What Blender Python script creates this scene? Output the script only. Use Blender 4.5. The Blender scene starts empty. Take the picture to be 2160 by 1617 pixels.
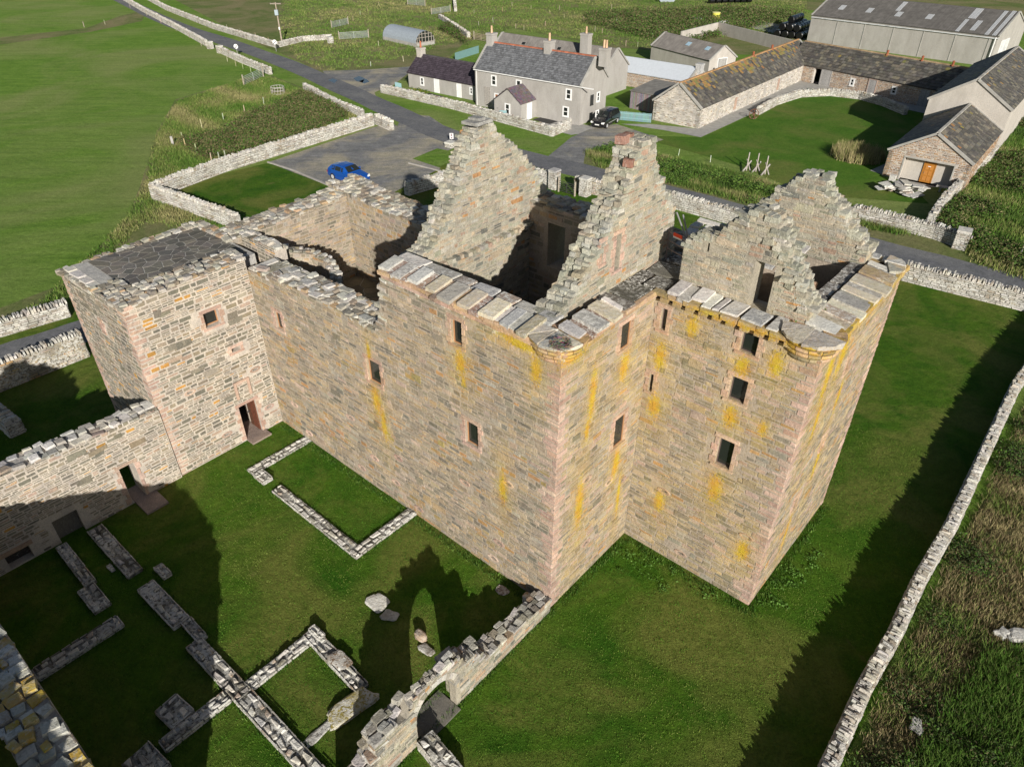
import bpy, math, random
import numpy as np
from mathutils import Vector, Matrix
random.seed(7); RN = np.random.RandomState(11)
SC = bpy.context.scene; COL = SC.collection
rad = math.radians
# ---------------------------------------------------------------- camera, sky, sun, exposure
cd = bpy.data.cameras.new('camera'); CAM = bpy.data.objects.new('camera', cd); COL.objects.link(CAM)
CAM.location = (0, 0, 22.5); CAM.rotation_euler = (rad(90 - 35.1), 0, 0)
cd.sensor_width = 36; cd.lens = 24.95; cd.clip_end = 3000; cd.clip_start = 0.2
SC.camera = CAM
SUN_AZ = rad(-78); SUN_EL = rad(21)          # direction towards the sun, measured from +X
w = bpy.data.worlds.new('World'); SC.world = w; w.use_nodes = True
sky = w.node_tree.nodes.new('ShaderNodeTexSky'); sky.sky_type = 'NISHITA'; sky.sun_disc = False
sky.sun_elevation = SUN_EL; sky.sun_rotation = math.pi / 2 - SUN_AZ
w.node_tree.links.new(sky.outputs[0], w.node_tree.nodes['Background'].inputs[0])
w.node_tree.nodes['Background'].inputs[1].default_value = 0.05
sl = bpy.data.lights.new('sun', 'SUN'); sl.energy = 5.0; sl.angle = rad(0.5); sl.color = (1, 0.945, 0.86)
so = bpy.data.objects.new('sun', sl); COL.objects.link(so); so.location = (30, -40, 60)
so.rotation_euler = Vector((math.cos(SUN_AZ) * math.cos(SUN_EL), math.sin(SUN_AZ) * math.cos(SUN_EL), math.sin(SUN_EL))).to_track_quat('Z', 'Y').to_euler()
SC.view_settings.view_transform = 'Standard'; SC.view_settings.look = 'None'
SC.view_settings.exposure = 0.36; SC.view_settings.gamma = 1; SC.view_settings.use_curve_mapping = False

# ---------------------------------------------------------------- materials
def nt(name, rough=0.9, spec=0.2):
    m = bpy.data.materials.new(name); m.use_nodes = True; t = m.node_tree
    b = t.nodes['Principled BSDF']; b.inputs['Roughness'].default_value = rough
    b.inputs['Specular IOR Level'].default_value = spec
    return m, t, b
def nd(t, kind, **kw):
    n = t.nodes.new(kind)
    for k, v in kw.items():
        if k in n.inputs: n.inputs[k].default_value = v
        else: setattr(n, k, v)
    return n
def noise(t, vec, scale, detail=4, rough=.6, dist=0):
    n = nd(t, 'ShaderNodeTexNoise', Scale=scale, Detail=detail, Roughness=rough, Distortion=dist)
    t.links.new(vec, n.inputs['Vector']); return n.outputs['Fac']
def ramp(t, fac, a, b, ca=(0, 0, 0, 1), cb=(1, 1, 1, 1)):
    r = nd(t, 'ShaderNodeValToRGB'); e = r.color_ramp.elements
    e[0].position = a; e[1].position = b; e[0].color = ca; e[1].color = cb
    t.links.new(fac, r.inputs[0]); return r.outputs[0]
def mix(t, fac, a, b, mode='MIX'):
    n = nd(t, 'ShaderNodeMix', data_type='RGBA', blend_type=mode)
    for s, x in ((n.inputs[0], fac), (n.inputs[6], a), (n.inputs[7], b)):
        if isinstance(x, (tuple, float, int)): s.default_value = (x if isinstance(x, tuple) and len(x) == 4 else (*x, 1)) if isinstance(x, tuple) else x
        else: t.links.new(x, s)
    return n.outputs[2]
def mth(t, op, a, b=0.0):
    n = nd(t, 'ShaderNodeMath', operation=op)
    for s, x in ((n.inputs[0], a), (n.inputs[1], b)):
        if isinstance(x, (int, float)): s.default_value = x
        else: t.links.new(x, s)
    return n.outputs[0]
def bump(t, b, h, strength, dist):
    n = nd(t, 'ShaderNodeBump', Strength=strength, Distance=dist)
    t.links.new(h, n.inputs['Height']); t.links.new(n.outputs[0], b.inputs['Normal'])
def gpos(t): return nd(t, 'ShaderNodeNewGeometry').outputs['Position']
STREAK = [('F', -4.22, 9.35, .26, .62), ('F', -4.1, 8.6, .12, .25), ('F', -9.2, 5.3, .3, .8), ('F', -8.9, 4.3, .18, .9), ('F', -2.35, 4.75, .2, .75), ('F', -1.6, 11.15, .9, .22), ('F', -.95, 10.5, .22, .6), ('F', -9.3, 7.6, .12, .5),
          ('G', 1.75, 9.0, .2, 1.15), ('G', 1.6, 7.7, .16, .4), ('G', 3.55, 9.25, .3, .65), ('G', 3.7, 4.75, .24, .85), ('G', 1.45, 4.4, .24, 1.2), ('G', 4.15, 2.9, .12, 1.1), ('G', .6, 11.1, .7, .25),
          ('T', .5, 9.1, .22, .6), ('T', .55, 7.0, .28, .6), ('T', 3.4, 9.97, .26, .42), ('T', 3.36, 7.95, .26, .5), ('T', 3.4, 4.7, .3, .7), ('T', 4.9, 2.5, .26, .55), ('T', 1.35, 2.75, .25, .55), ('T', 4.5, 8.0, .15, .3), ('T', 4.4, 10.5, .25, .5), ('T', 1.5, 10.7, .22, .4), ('T', 3.2, 11.45, 2.4, .14),
          ('R', 6.3, 10.2, .3, 1.5), ('R', 7.3, 10.5, .35, 1.2), ('R', 8.6, 7.9, .16, .8), ('R', 8.55, 4.9, .2, .9), ('R', 7.3, 2.2, .16, 1.0), ('R', 9.5, 11.1, 2.6, .22), ('R', 6.6, 8.0, .2, .9)]
def streaks(t, p):
    s_ = nd(t, 'ShaderNodeVectorMath', operation='SUBTRACT'); t.links.new(p, s_.inputs[0]); s_.inputs[1].default_value = (1.444, 17.19, 0)
    r_ = nd(t, 'ShaderNodeVectorRotate', rotation_type='Z_AXIS'); t.links.new(s_.outputs[0], r_.inputs['Vector']); r_.inputs['Angle'].default_value = rad(41); best = None
    for f, c, z, hw, hz in STREAK:
        cen, ext = {'F': ((c, 0, z), (hw, .4, hz)), 'G': ((0, c, z), (.4, hw, hz)), 'T': ((c, 5.05, z), (hw, .4, hz)), 'R': ((5.65, c, z), (.4, hw, hz))}[f]
        a = nd(t, 'ShaderNodeVectorMath', operation='SUBTRACT'); t.links.new(r_.outputs[0], a.inputs[0]); a.inputs[1].default_value = cen
        b = nd(t, 'ShaderNodeVectorMath', operation='DIVIDE'); t.links.new(a.outputs[0], b.inputs[0]); b.inputs[1].default_value = ext
        l = nd(t, 'ShaderNodeVectorMath', operation='LENGTH'); t.links.new(b.outputs[0], l.inputs[0])
        best = l.outputs['Value'] if best is None else mth(t, 'MINIMUM', best, l.outputs['Value'])
    n = mth(t, 'SUBTRACT', mth(t, 'MULTIPLY', noise(t, p, 13, 7, .9), 3.6), .5)
    wide = mth(t, 'MULTIPLY', ramp(t, mth(t, 'ADD', mth(t, 'MULTIPLY', best, -.22), n), .55, 1.3), .22)
    return mth(t, 'MAXIMUM', wide, ramp(t, mth(t, 'ADD', mth(t, 'MULTIPLY', best, -.66), n), .46, 1.0))
def stone_mat(name, white=.5, wthr=.58, dark=.3, bstr=.5, tint=(1, 1, 1), stk=False):
    m, t, b = nt(name, .92, .15); p = gpos(t)
    a = nd(t, 'ShaderNodeAttribute', attribute_name='Col')
    c = mix(t, 1.0, a.outputs['Color'], (*tint, 1), 'MULTIPLY')
    c = mix(t, 1.0, c, ramp(t, noise(t, p, 1.3, 3), .25, .75, (.78, .78, .80, 1), (1.2, 1.18, 1.12, 1)), 'MULTIPLY')
    c = mix(t, 1.0, c, ramp(t, noise(t, p, 17, 5, .7), .25, .75, (.72, .72, .72, 1), (1.28, 1.28, 1.28, 1)), 'MULTIPLY')
    dk = ramp(t, noise(t, p, 6.5, 5, .7), .55, .72)
    c = mix(t, mth(t, 'MULTIPLY', dk, dark), c, (.07, .065, .055))
    wh = mth(t, 'MULTIPLY', ramp(t, noise(t, p, 8, 6, .75, .4), wthr, wthr + .06), ramp(t, noise(t, p, .9, 2), .35, .6))
    c = mix(t, mth(t, 'MULTIPLY', wh, white), c, (.62, .61, .57))
    sp = ramp(t, noise(t, p, 34, 3, .6), .66, .70)
    c = mix(t, mth(t, 'MULTIPLY', sp, white * .8), c, (.7, .7, .66))
    yl = mth(t, 'MULTIPLY', a.outputs['Alpha'], ramp(t, noise(t, p, 7, 6, .75), .33, .50))
    if stk: yl = mth(t, 'MAXIMUM', yl, streaks(t, p))
    yc = mix(t, ramp(t, noise(t, p, 2.3, 3), .35, .65), (.50, .37, .012), (.50, .27, .02))
    c = mix(t, mth(t, 'MINIMUM', mth(t, 'MULTIPLY', yl, 1.0), .86), c, yc)
    t.links.new(c, b.inputs['Base Color'])
    bump(t, b, mth(t, 'ADD', noise(t, p, 22, 6, .7), mth(t, 'MULTIPLY', noise(t, p, 5, 3), 1.5)), bstr, .05)
    return m
def attr_mat(name, rough=.8, n1=(6, .75, 1.2), bsc=0, bstr=.3, spec=.2, bd=.02):
    m, t, b = nt(name, rough, spec); p = gpos(t)
    a = nd(t, 'ShaderNodeAttribute', attribute_name='Col')
    c = mix(t, 1.0, a.outputs['Color'], ramp(t, noise(t, p, n1[0], 5, .65), .3, .7, (n1[1],) * 3 + (1,), (n1[2],) * 3 + (1,)), 'MULTIPLY')
    t.links.new(c, b.inputs['Base Color'])
    if bsc: bump(t, b, noise(t, p, bsc, 5, .7), bstr, bd)
    return m
def harling(name, col):
    m, t, b = nt(name, .95, .1); p = gpos(t); mp = nd(t, 'ShaderNodeMapping'); mp.inputs['Scale'].default_value = (1, 1, .45); t.links.new(p, mp.inputs['Vector'])
    c = mix(t, 1.0, (*col, 1), ramp(t, noise(t, mp.outputs[0], .9, 5, .65, .5), .25, .75, (.82, .81, .79, 1), (1.12, 1.12, 1.12, 1)), 'MULTIPLY')
    c = mix(t, 1.0, c, ramp(t, noise(t, p, 11, 5, .75), .3, .7, (.86, .86, .86, 1), (1.12, 1.12, 1.12, 1)), 'MULTIPLY')
    t.links.new(c, b.inputs['Base Color']); bump(t, b, noise(t, p, 28, 4), .5, .02); return m
def plain(name, col, rough=.6, metal=0, spec=.3, var=.15, sc=3, bsc=0, bstr=.2):
    m, t, b = nt(name, rough, spec); b.inputs['Metallic'].default_value = metal; p = gpos(t)
    c = mix(t, 1.0, (*col, 1), ramp(t, noise(t, p, sc, 5, .65), .3, .7, (1 - var,) * 3 + (1,), (1 + var,) * 3 + (1,)), 'MULTIPLY')
    t.links.new(c, b.inputs['Base Color'])
    if bsc: bump(t, b, noise(t, p, bsc, 4), bstr, .02)
    return m
def grass_mat(name, c1, c2, c3, big=.09, mid=.7, thr=(.40, .62), bstr=.6, patch=None, streak=None):
    m, t, b = nt(name, .95, .08); p = gpos(t)
    c = mix(t, ramp(t, noise(t, p, mid, 5, .65, .5), .3, .7), c1, c2)
    c = mix(t, ramp(t, noise(t, p, big, 5, .6, .8), *thr), c, c3)
    c = mix(t, 1.0, c, ramp(t, noise(t, p, 9, 6, .75), .25, .75, (.62, .62, .62, 1), (1.38, 1.38, 1.38, 1)), 'MULTIPLY')
    c = mix(t, 1.0, c, ramp(t, noise(t, p, 2.6, 4, .8, .4), .3, .7, (.78, .8, .75, 1), (1.2, 1.18, 1.2, 1)), 'MULTIPLY')
    if streak:
        mp = nd(t, 'ShaderNodeMapping'); mp.inputs['Rotation'].default_value = (0, 0, streak[0]); mp.inputs['Scale'].default_value = (streak[1], streak[2], 1); t.links.new(p, mp.inputs['Vector'])
        c = mix(t, 1.0, c, ramp(t, noise(t, mp.outputs[0], 1, 5, .7, .3), .3, .7, (.80, .83, .8, 1), (1.2, 1.16, 1.15, 1)), 'MULTIPLY')
    if patch: c = mix(t, ramp(t, noise(t, p, patch[1], 5, .7, 1.0), patch[2], patch[2] + .12), c, patch[0])
    t.links.new(c, b.inputs['Base Color'])
    bump(t, b, mth(t, 'ADD', noise(t, p, 14, 6, .8), mth(t, 'MULTIPLY', noise(t, p, 1.6, 3), 1.2)), bstr, .12)
    return m
M = {}
M['stone'] = stone_mat('castle_stone', .45, .60, .35, .6, stk=True)
M['mortar'] = stone_mat('lime_mortar', .3, .62, .3, .6, stk=True)
M['grey'] = stone_mat('weathered_rubble', .5, .56, .35, .8)
M['pale'] = stone_mat('lichened_pale_stone', .9, .44, .55, .7)
M['dry'] = stone_mat('dry_stone', .8, .46, .45, .6)
M['roofslab'] = stone_mat('lichened_roof_slab', .85, .50, .5, .5)
M['flag'] = stone_mat('flagstone', .25, .64, .3, .3)
M['lawn'] = grass_mat('mown_lawn', (.032, .10, .007), (.080, .152, .014), (.14, .165, .035), .2, .5, (.44, .62), .8, patch=((.15, .135, .05), .45, .64))
M['farmlawn'] = grass_mat('farm_grass', (.055, .135, .014), (.09, .17, .022), (.15, .17, .045), .12, .5, (.45, .7), .5)
M['field'] = grass_mat('pasture', (.115, .22, .028), (.17, .285, .05), (.22, .275, .085), .05, .45, (.42, .62), 1.0, streak=(-.45, .12, 1.1))
M['rough'] = grass_mat('rough_grass', (.10, .155, .036), (.17, .195, .07), (.24, .215, .11), .13, .8, (.40, .62), .9)
M['road'] = grass_mat('worn_asphalt', (.12, .123, .134), (.165, .168, .178), (.20, .20, .198), .25, 1.2, (.45, .7), .15)
M['gravel'] = grass_mat('gravel', (.15, .153, .165), (.25, .25, .25), (.37, .335, .26), .17, .7, (.44, .62), .4, streak=(.5, .25, 2.2))
M['concrete'] = plain('concrete_path', (.34, .33, .305), .9, var=.2, sc=1.5, bsc=20)
M['harl'] = harling('grey_harling', (.37, .355, .335))
M['harl2'] = harling('pale_harling', (.47, .44, .40))
M['slate'] = attr_mat('slate', .6, (5, .7, 1.25), 20, .2)
M['asb'] = attr_mat('cement_sheet', .85, (1.2, .7, 1.2), 30, .2)
M['white'] = plain('white_paint', (.75, .75, .74), .5, var=.04)
M['wood'] = attr_mat('weathered_wood', .8, (9, .6, 1.3), 25, .3)
M['paint'] = attr_mat('coloured_paint', .5, (4, .92, 1.08))
M['metal'] = attr_mat('dull_metal', .45, (4, .8, 1.15), spec=.5)
M['tin'] = plain('white_tin', (.62, .66, .70), .4, .3, var=.06)
M['veg'] = attr_mat('foliage', .85, (1.2, .75, 1.25), spec=.1)
M['rubber'] = plain('rubber', (.02, .02, .02), .8)
def car_paint(name, col):
    m, t, b = nt(name, .25, .5); b.inputs['Base Color'].default_value = (*col, 1); b.inputs['Metallic'].default_value = .3
    b.inputs['Coat Weight'].default_value = .6
    bump(t, b, noise(t, gpos(t), 2, 2), .02, .01); return m
M['blue'] = car_paint('blue_car_paint', (.008, .09, .42)); M['black'] = car_paint('black_car_paint', (.012, .012, .014))
M['wrap'] = car_paint('black_bale_wrap', (.008, .008, .009)); M['wrap'].node_tree.nodes['Principled BSDF'].inputs['Roughness'].default_value = .35
m_, t_, b_ = nt('window_glass', .06, .6); b_.inputs['Base Color'].default_value = (.018, .022, .02, 1)
bump(t_, b_, noise(t_, gpos(t_), 1.1, 2), .06, .02); M['glass'] = m_
m_, t_, b_ = nt('puddle_water', .05, .6); b_.inputs['Base Color'].default_value = (.03, .04, .05, 1)
bump(t_, b_, noise(t_, gpos(t_), 3, 2), .02, .01); M['water'] = m_

# ---------------------------------------------------------------- mesh collecting
class MB:
    def __init__(s): s.v = []; s.f = []; s.c = []
    def add(s, vs, fs, col, lich=0):
        o = len(s.v); s.v.extend(vs); s.f.extend([tuple(i + o for i in f) for f in fs])
        cc = (*col[:3], lich) if not isinstance(lich, list) else None
        s.c.extend([cc] * len(vs) if cc else [(*col[:3], l) for l in lich])
    def box(s, lo, hi, col=(.5, .5, .5), rz=0, about=None):
        x0, y0, z0 = lo; x1, y1, z1 = hi
        vs = [(x0, y0, z0), (x1, y0, z0), (x1, y1, z0), (x0, y1, z0), (x0, y0, z1), (x1, y0, z1), (x1, y1, z1), (x0, y1, z1)]
        if rz:
            ax, ay = about or ((x0 + x1) / 2, (y0 + y1) / 2); c, n = math.cos(rz), math.sin(rz)
            vs = [(ax + (x - ax) * c - (y - ay) * n, ay + (x - ax) * n + (y - ay) * c, z) for x, y, z in vs]
        s.add(vs, BOXF, col)
    def obox(s, O, A, B, C, col=(.5, .5, .5)):
        O, A, B, C = map(np.array, (O, A, B, C))
        s.add([tuple(p) for p in (O, O + A, O + A + B, O + B, O + C, O + A + C, O + A + B + C, O + B + C)], BOXF, col)
    def tube(s, p, q, r, col=(.5, .5, .5), n=6, r2=None):
        p = Vector(p); q = Vector(q); d = (q - p).normalized(); r2 = r if r2 is None else r2
        a = d.orthogonal().normalized(); b = d.cross(a)
        vs = [tuple(c + (a * math.cos(6.2832 * i / n) + b * math.sin(6.2832 * i / n)) * rr) for c, rr in ((p, r), (q, r2)) for i in range(n)]
        s.add(vs, [(i, (i + 1) % n, n + (i + 1) % n, n + i) for i in range(n)] + [tuple(range(n))[::-1], tuple(range(n, 2 * n))], col)
    def prism(s, pts, z0, z1, col=(.5, .5, .5)):
        n = len(pts); a = sum(pts[i][0] * pts[(i + 1) % n][1] - pts[(i + 1) % n][0] * pts[i][1] for i in range(n))
        if a < 0: pts = pts[::-1]
        vs = [(x, y, z0) for x, y in pts] + [(x, y, z1) for x, y in pts]
        s.add(vs, [(i, (i + 1) % n, n + (i + 1) % n, n + i) for i in range(n)] + [tuple(range(n))[::-1], tuple(range(n, 2 * n))], col)
    def quad(s, a, b, c, d, col=(.5, .5, .5)): s.add([tuple(a), tuple(b), tuple(c), tuple(d)], [(0, 1, 2, 3)], col)
BOXF = [(0, 3, 2, 1), (4, 5, 6, 7), (0, 1, 5, 4), (1, 2, 6, 5), (2, 3, 7, 6), (3, 0, 4, 7)]
def mesh(name, v, f, c, mat, off=(0, 0, 0), smooth=False):
    me = bpy.data.meshes.new(name); o = np.array(off)
    me.from_pydata((np.array(v, dtype=float) - o).tolist(), [], f)
    a = me.attributes.new('Col', 'FLOAT_COLOR', 'POINT'); a.data.foreach_set('color', np.array(c, dtype=np.float32).ravel())
    me.materials.append(mat)
    if smooth: me.polygons.foreach_set('use_smooth', [True] * len(me.polygons))
    return me
P1W = Vector((1.444, 17.19, 0)); CR = rad(-41)
def cw(x, y, z=0):
    c, s = math.cos(CR), math.sin(CR); return Vector((P1W.x + x * c - y * s, P1W.y + x * s + y * c, z))
def tags(o, label=None, cat=None, group=None, kind=None):
    for k, v in (('label', label), ('category', cat), ('group', group), ('kind', kind)):
        if v: o[k] = v
F_PX = 1497.0; TH = rad(35.1)
def project(p):
    d = Vector(p) - CAM.location; zc = d.y * math.cos(TH) - d.z * math.sin(TH)
    if zc < .5: return None
    return 1080 + F_PX * d.x / zc, 808.5 - F_PX * (d.y * math.sin(TH) + d.z * math.cos(TH)) / zc, zc
class Thing:
    """an Empty at the thing's base; geometry is handed over in frame coordinates (castle frame or world)"""
    def __init__(s, name, label, cat, p=(0, 0, 0), frame='W', group=None):
        s.p = Vector((*p, 0) if len(p) == 2 else p); s.frame = frame
        o = bpy.data.objects.new(name, None); COL.objects.link(o); o.empty_display_size = .3
        if frame == 'C': o.location = cw(*s.p); o.rotation_euler = (0, 0, CR)
        else: o.location = s.p
        tags(o, label, cat, group); s.o = o
    def part(s, mb, name, mat, parent=None, label=None, kind=None, smooth=False):
        if not mb.v: return None
        ob = bpy.data.objects.new(name, mesh(name, mb.v, mb.f, mb.c, mat, s.p, smooth)); COL.objects.link(ob)
        ob.parent = parent or s.o; tags(ob, label, None, None, kind); return ob
    def world(s, q): return cw(*q) if s.frame == 'C' else Vector(q)
    def pieces(s, pool, name, mat, nmax=300, minpx=10, kindname=None):
        """the pieces that show largest become objects of their own, the rest one joined part"""
        sc = []
        for i, (v, f, c, n) in enumerate(pool):
            a = np.array(v); cen = a.mean(0); ext = a.max(0) - a.min(0); wp = s.world(cen); pr = project(wp); px = 0
            if pr and -20 < pr[0] < 2180 and -20 < pr[1] < 1637:
                nw = Vector(n);
                if s.frame == 'C': nw = Matrix.Rotation(CR, 3, 'Z') @ nw
                d = (CAM.location - wp).normalized().dot(nw)
                if d > .03: px = float(np.linalg.norm(ext)) * .85 * F_PX / pr[2] * (.4 + .6 * d)
            sc.append((px, i))
        sc.sort(reverse=True)
        big = [i for px, i in sc if px >= minpx][:nmax]; bs = set(big)
        for i in big:
            v, f, c, n = pool[i]; cen = Vector(np.array(v).mean(0))
            ob = bpy.data.objects.new(name, mesh(name, v, f, c, mat, cen)); COL.objects.link(ob)
            ob.parent = s.o; ob.location = cen - s.p
        mb = MB()
        for i, (v, f, c, n) in enumerate(pool):
            if i not in bs:
                o = len(mb.v); mb.v.extend(v); mb.f.extend([tuple(k + o for k in q) for q in f]); mb.c.extend(c)
        if mb.v: s.part(mb, kindname or name, mat, kind='stuff')
def solo(mb, name, mat, label, cat, p=(0, 0, 0), group=None, kind=None, smooth=False, frame='W'):
    p = Vector((*p, 0) if len(p) == 2 else p)
    ob = bpy.data.objects.new(name, mesh(name, mb.v, mb.f, mb.c, mat, p, smooth)); COL.objects.link(ob)
    if frame == 'C': ob.location = cw(*p); ob.rotation_euler = (0, 0, CR)
    else: ob.location = p
    tags(ob, label, cat, group, kind); return ob

# ---------------------------------------------------------------- masonry
U = random.uniform
PAL = {
 'castle': [((.31, .262, .192), 10), ((.245, .218, .165), 8), ((.355, .29, .20), 7), ((.19, .175, .142), 3.5), ((.39, .295, .18), 4.5), ((.41, .245, .12), 1), ((.41, .325, .26), 4), ((.34, .31, .255), 5)],
 'cap': [((.44, .42, .37), 7), ((.34, .32, .27), 6), ((.28, .24, .19), 5), ((.52, .5, .45), 5), ((.4, .29, .19), 2), ((.23, .21, .18), 3)],
 'tower': [((.21, .195, .155), 9), ((.17, .16, .13), 7), ((.26, .22, .165), 6), ((.45, .25, .07), 1.0), ((.38, .29, .23), 3), ((.29, .255, .2), 4)],
 'gable': [((.37, .345, .27), 9), ((.29, .285, .225), 7), ((.42, .35, .26), 7), ((.38, .27, .2), 3), ((.42, .24, .11), .7), ((.40, .38, .33), 4), ((.17, .17, .15), 2)],
 'tan': [((.33, .27, .18), 9), ((.27, .232, .16), 8), ((.38, .305, .195), 7), ((.205, .185, .14), 3), ((.38, .30, .17), 4), ((.40, .25, .12), 1.2), ((.40, .30, .24), 5), ((.30, .275, .22), 3)],
 'gcap': [((.40, .39, .33), 8), ((.32, .32, .27), 7), ((.42, .41, .36), 5), ((.36, .32, .25), 2)],
 'pale': [((.48, .46, .42), 8), ((.36, .345, .31), 6), ((.56, .54, .5), 5), ((.27, .25, .2), 3), ((.33, .25, .18), 1.5), ((.2, .19, .15), 1.5)],
 'dry': [((.50, .475, .43), 8), ((.40, .375, .33), 6), ((.58, .56, .52), 5), ((.33, .28, .22), 3)],
 'brown': [((.32, .19, .10), 7), ((.25, .16, .10), 6), ((.38, .25, .14), 4), ((.42, .38, .32), 2), ((.2, .16, .12), 3)],
 'pink': [((.46, .33, .265), 6), ((.42, .29, .235), 4), ((.5, .37, .30), 3)],
 'red': [((.27, .15, .115), 5), ((.33, .2, .155), 3)],
 'flag': [((.15, .14, .125), 6), ((.12, .115, .105), 5), ((.185, .17, .15), 4)],
 'flag2': [((.22, .19, .13), 6), ((.19, .17, .13), 5), ((.26, .22, .15), 3)],
 'slabs': [((.50, .485, .45), 8), ((.40, .39, .37), 6), ((.58, .565, .53), 4), ((.34, .28, .24), 2)],
 'tile': [((.105, .098, .085), 6), ((.14, .13, .11), 5), ((.085, .08, .074), 4), ((.19, .17, .13), 2)],
}
def pick(pal):
    L = PAL[pal]; r = U(0, sum(x[1] for x in L))
    for c, ww in L:
        r -= ww
        if r <= 0: break
    k = U(.85, 1.15); return (c[0] * k * U(.96, 1.04), c[1] * k, c[2] * k * U(.94, 1.06))
def lichen_at(face, s, z):
    """orange-yellow lichen trails: (face, centre, half width, top, bottom, strength)"""
    v = 0
    for f, c, hw, t, b, k in LICH:
        if f == face and b - .3 < z < t + .15 and abs(s - c) < hw + .25:
            e = 1 - max(0, abs(s - c) - hw * .55) / (hw * .45 + .2)
            v = max(v, k * max(0, e) * min(1, max(0, (z - b + .3) / .6)) * (1 if z < t else .5))
    return v
LICH = [('F', -4.25, .32, 9.85, 8.9, 1), ('F', -9.2, .4, 6.1, 3.4, .62), ('F', -2.4, .28, 5.4, 4.1, .8), ('F', -1.2, 1.1, 11.7, 10.8, .7), ('F', -1.0, .35, 10.8, 9.9, .5), ('F', -5.5, .8, 11.6, 11.1, .5), ('F', -11, .5, 6, 3.4, .35), ('F', -7.6, .5, 6.6, 5.5, .3),
        ('G', 1.7, .3, 9.7, 7.5, 1), ('G', 1.5, .32, 5.8, 3.0, .8), ('G', 3.6, .35, 10.0, 8.2, .8), ('G', 3.75, .25, 5.6, 2.6, .8), ('G', .8, .5, 11.3, 10.6, .9), ('G', 2.6, .9, 8.5, 4.5, .3), ('G', 4.5, .3, 10.5, 7, .35),
        ('T', .48, .24, 9.9, 8.4, 1), ('T', .7, .3, 8.2, 6.2, .7), ('T', 3.4, .27, 10.4, 9.6, 1.2), ('T', 3.45, .26, 8.6, 7.3, 1), ('T', 3.4, .34, 5.6, 3.6, 1), ('T', 4.95, .26, 3.2, 2.0, .95), ('T', 1.4, .26, 3.3, 2.2, .7), ('T', 1.9, .35, 11.3, 10.2, .5), ('T', 3.0, 2.2, 11.75, 11.35, .8), ('T', 4.3, .35, 10.9, 10.0, .8), ('T', 2.2, 2.2, 9, 4, .16),
        ('R', 6.6, .4, 11.4, 7.5, .8), ('R', 7.6, .5, 11.5, 9.5, .8), ('R', 8.8, .35, 8.8, 7.2, .8), ('R', 8.6, .2, 5.7, 3.9, 1.1), ('R', 7.2, .2, 3, 1.2, .9), ('R', 10, .3, 11, 8, .6), ('R', 9, 3, 11.6, 11.1, .8), ('R', 6.3, .3, 7, 3, .25)]
class Frame:
    def __init__(s, O, S, N, T=(0, 0, 1)): s.O, s.S, s.N, s.T = map(lambda a: np.array(a, float), (O, S, N, T))
    def P(s, a, b, n=0): return tuple(s.O + s.S * a + s.T * b + s.N * n)
SLF = [(4, 5, 6, 7), (0, 1, 5, 4), (1, 2, 6, 5), (2, 3, 7, 6), (3, 0, 4, 7)]
def slab(pool, fr, s0, s1, t0, t1, d, col, face=None, jit=.16, bev=.012, back=-.02):
    """one facing stone: uneven outline, bevelled edges, standing d proud of the joint"""
    w_, h_ = s1 - s0, t1 - t0; j = min(w_, h_) * jit
    q = [(s0 + U(0, j), t0 + U(0, j)), (s1 - U(0, j), t0 + U(0, j)), (s1 - U(0, j), t1 - U(0, j)), (s0 + U(0, j), t1 - U(0, j))]
    cx, cy = (s0 + s1) / 2, (t0 + t1) / 2; b = min(bev, h_ * .25)
    tw = [d * U(.75, 1.25) for _ in range(4)]
    vs = [fr.P(a, c, back) for a, c in q] + [fr.P(a + (b if a < cx else -b), c + (b if c < cy else -b), tw[k]) for k, (a, c) in enumerate(q)]
    if float(np.dot(np.cross(fr.S, fr.T), fr.N)) < 0: fs = [f[::-1] for f in SLF]
    else: fs = SLF
    al = [lichen_at(face, a, c) for a, c in q] if face else [0] * 4
    pool.append((vs, fs, [(*col, l) for l in al + al], tuple(fr.N)))
def block(pool, c, e, col, rz=0, tilt=.06, jit=.12, n=(0, 0, 1)):
    """a loose-looking stone: uneven box with pulled-in top"""
    ex, ey, ez = e[0] / 2, e[1] / 2, e[2] / 2; vs = []
    cs, sn = math.cos(rz), math.sin(rz); tx, ty = U(-tilt, tilt), U(-tilt, tilt)
    for z in (-1, 1):
        for x, y in ((-1, -1), (1, -1), (1, 1), (-1, 1)):
            k = U(1 - jit, 1) if z < 0 else U(1 - jit * 2, 1 - jit * .4)
            px, py = x * ex * k, y * ey * U(1 - jit * 1.6, 1)
            vs.append((c[0] + px * cs - py * sn, c[1] + px * sn + py * cs, c[2] + z * ez * U(.9, 1.05) + px * tx + py * ty))
    pool.append((vs, BOXF, [(*col, 0)] * 8, n))
def lump(c, e, col, rz=0, rough=.16, seed=0):
    """a rounded weathered boulder"""
    import bmesh
    bm = bmesh.new(); bmesh.ops.create_icosphere(bm, subdivisions=3, radius=.5); vs = []; cs, sn = math.cos(rz), math.sin(rz); ph = U(0, 9)
    for v in bm.verts:
        x, y, z = v.co; sq = lambda q: math.copysign(abs(q * 2) ** .5, q) / 2
        x, y, z = sq(x), sq(y), sq(z) * .8; k = 1 + rough * (math.sin(5 * x + ph) * math.sin(6 * y + ph * 2) + .5 * math.sin(13 * z + 9 * x + ph) + .3 * math.sin(21 * y + ph))
        x, y, z = x * k * e[0], y * k * e[1], z * (k * .5 + .5) * e[2]; vs.append((c[0] + x * cs - y * sn, c[1] + x * sn + y * cs, c[2] + z))
    mb = MB(); mb.add(vs, [tuple(v.index for v in f.verts) for f in bm.faces], col); bm.free(); return mb
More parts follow.
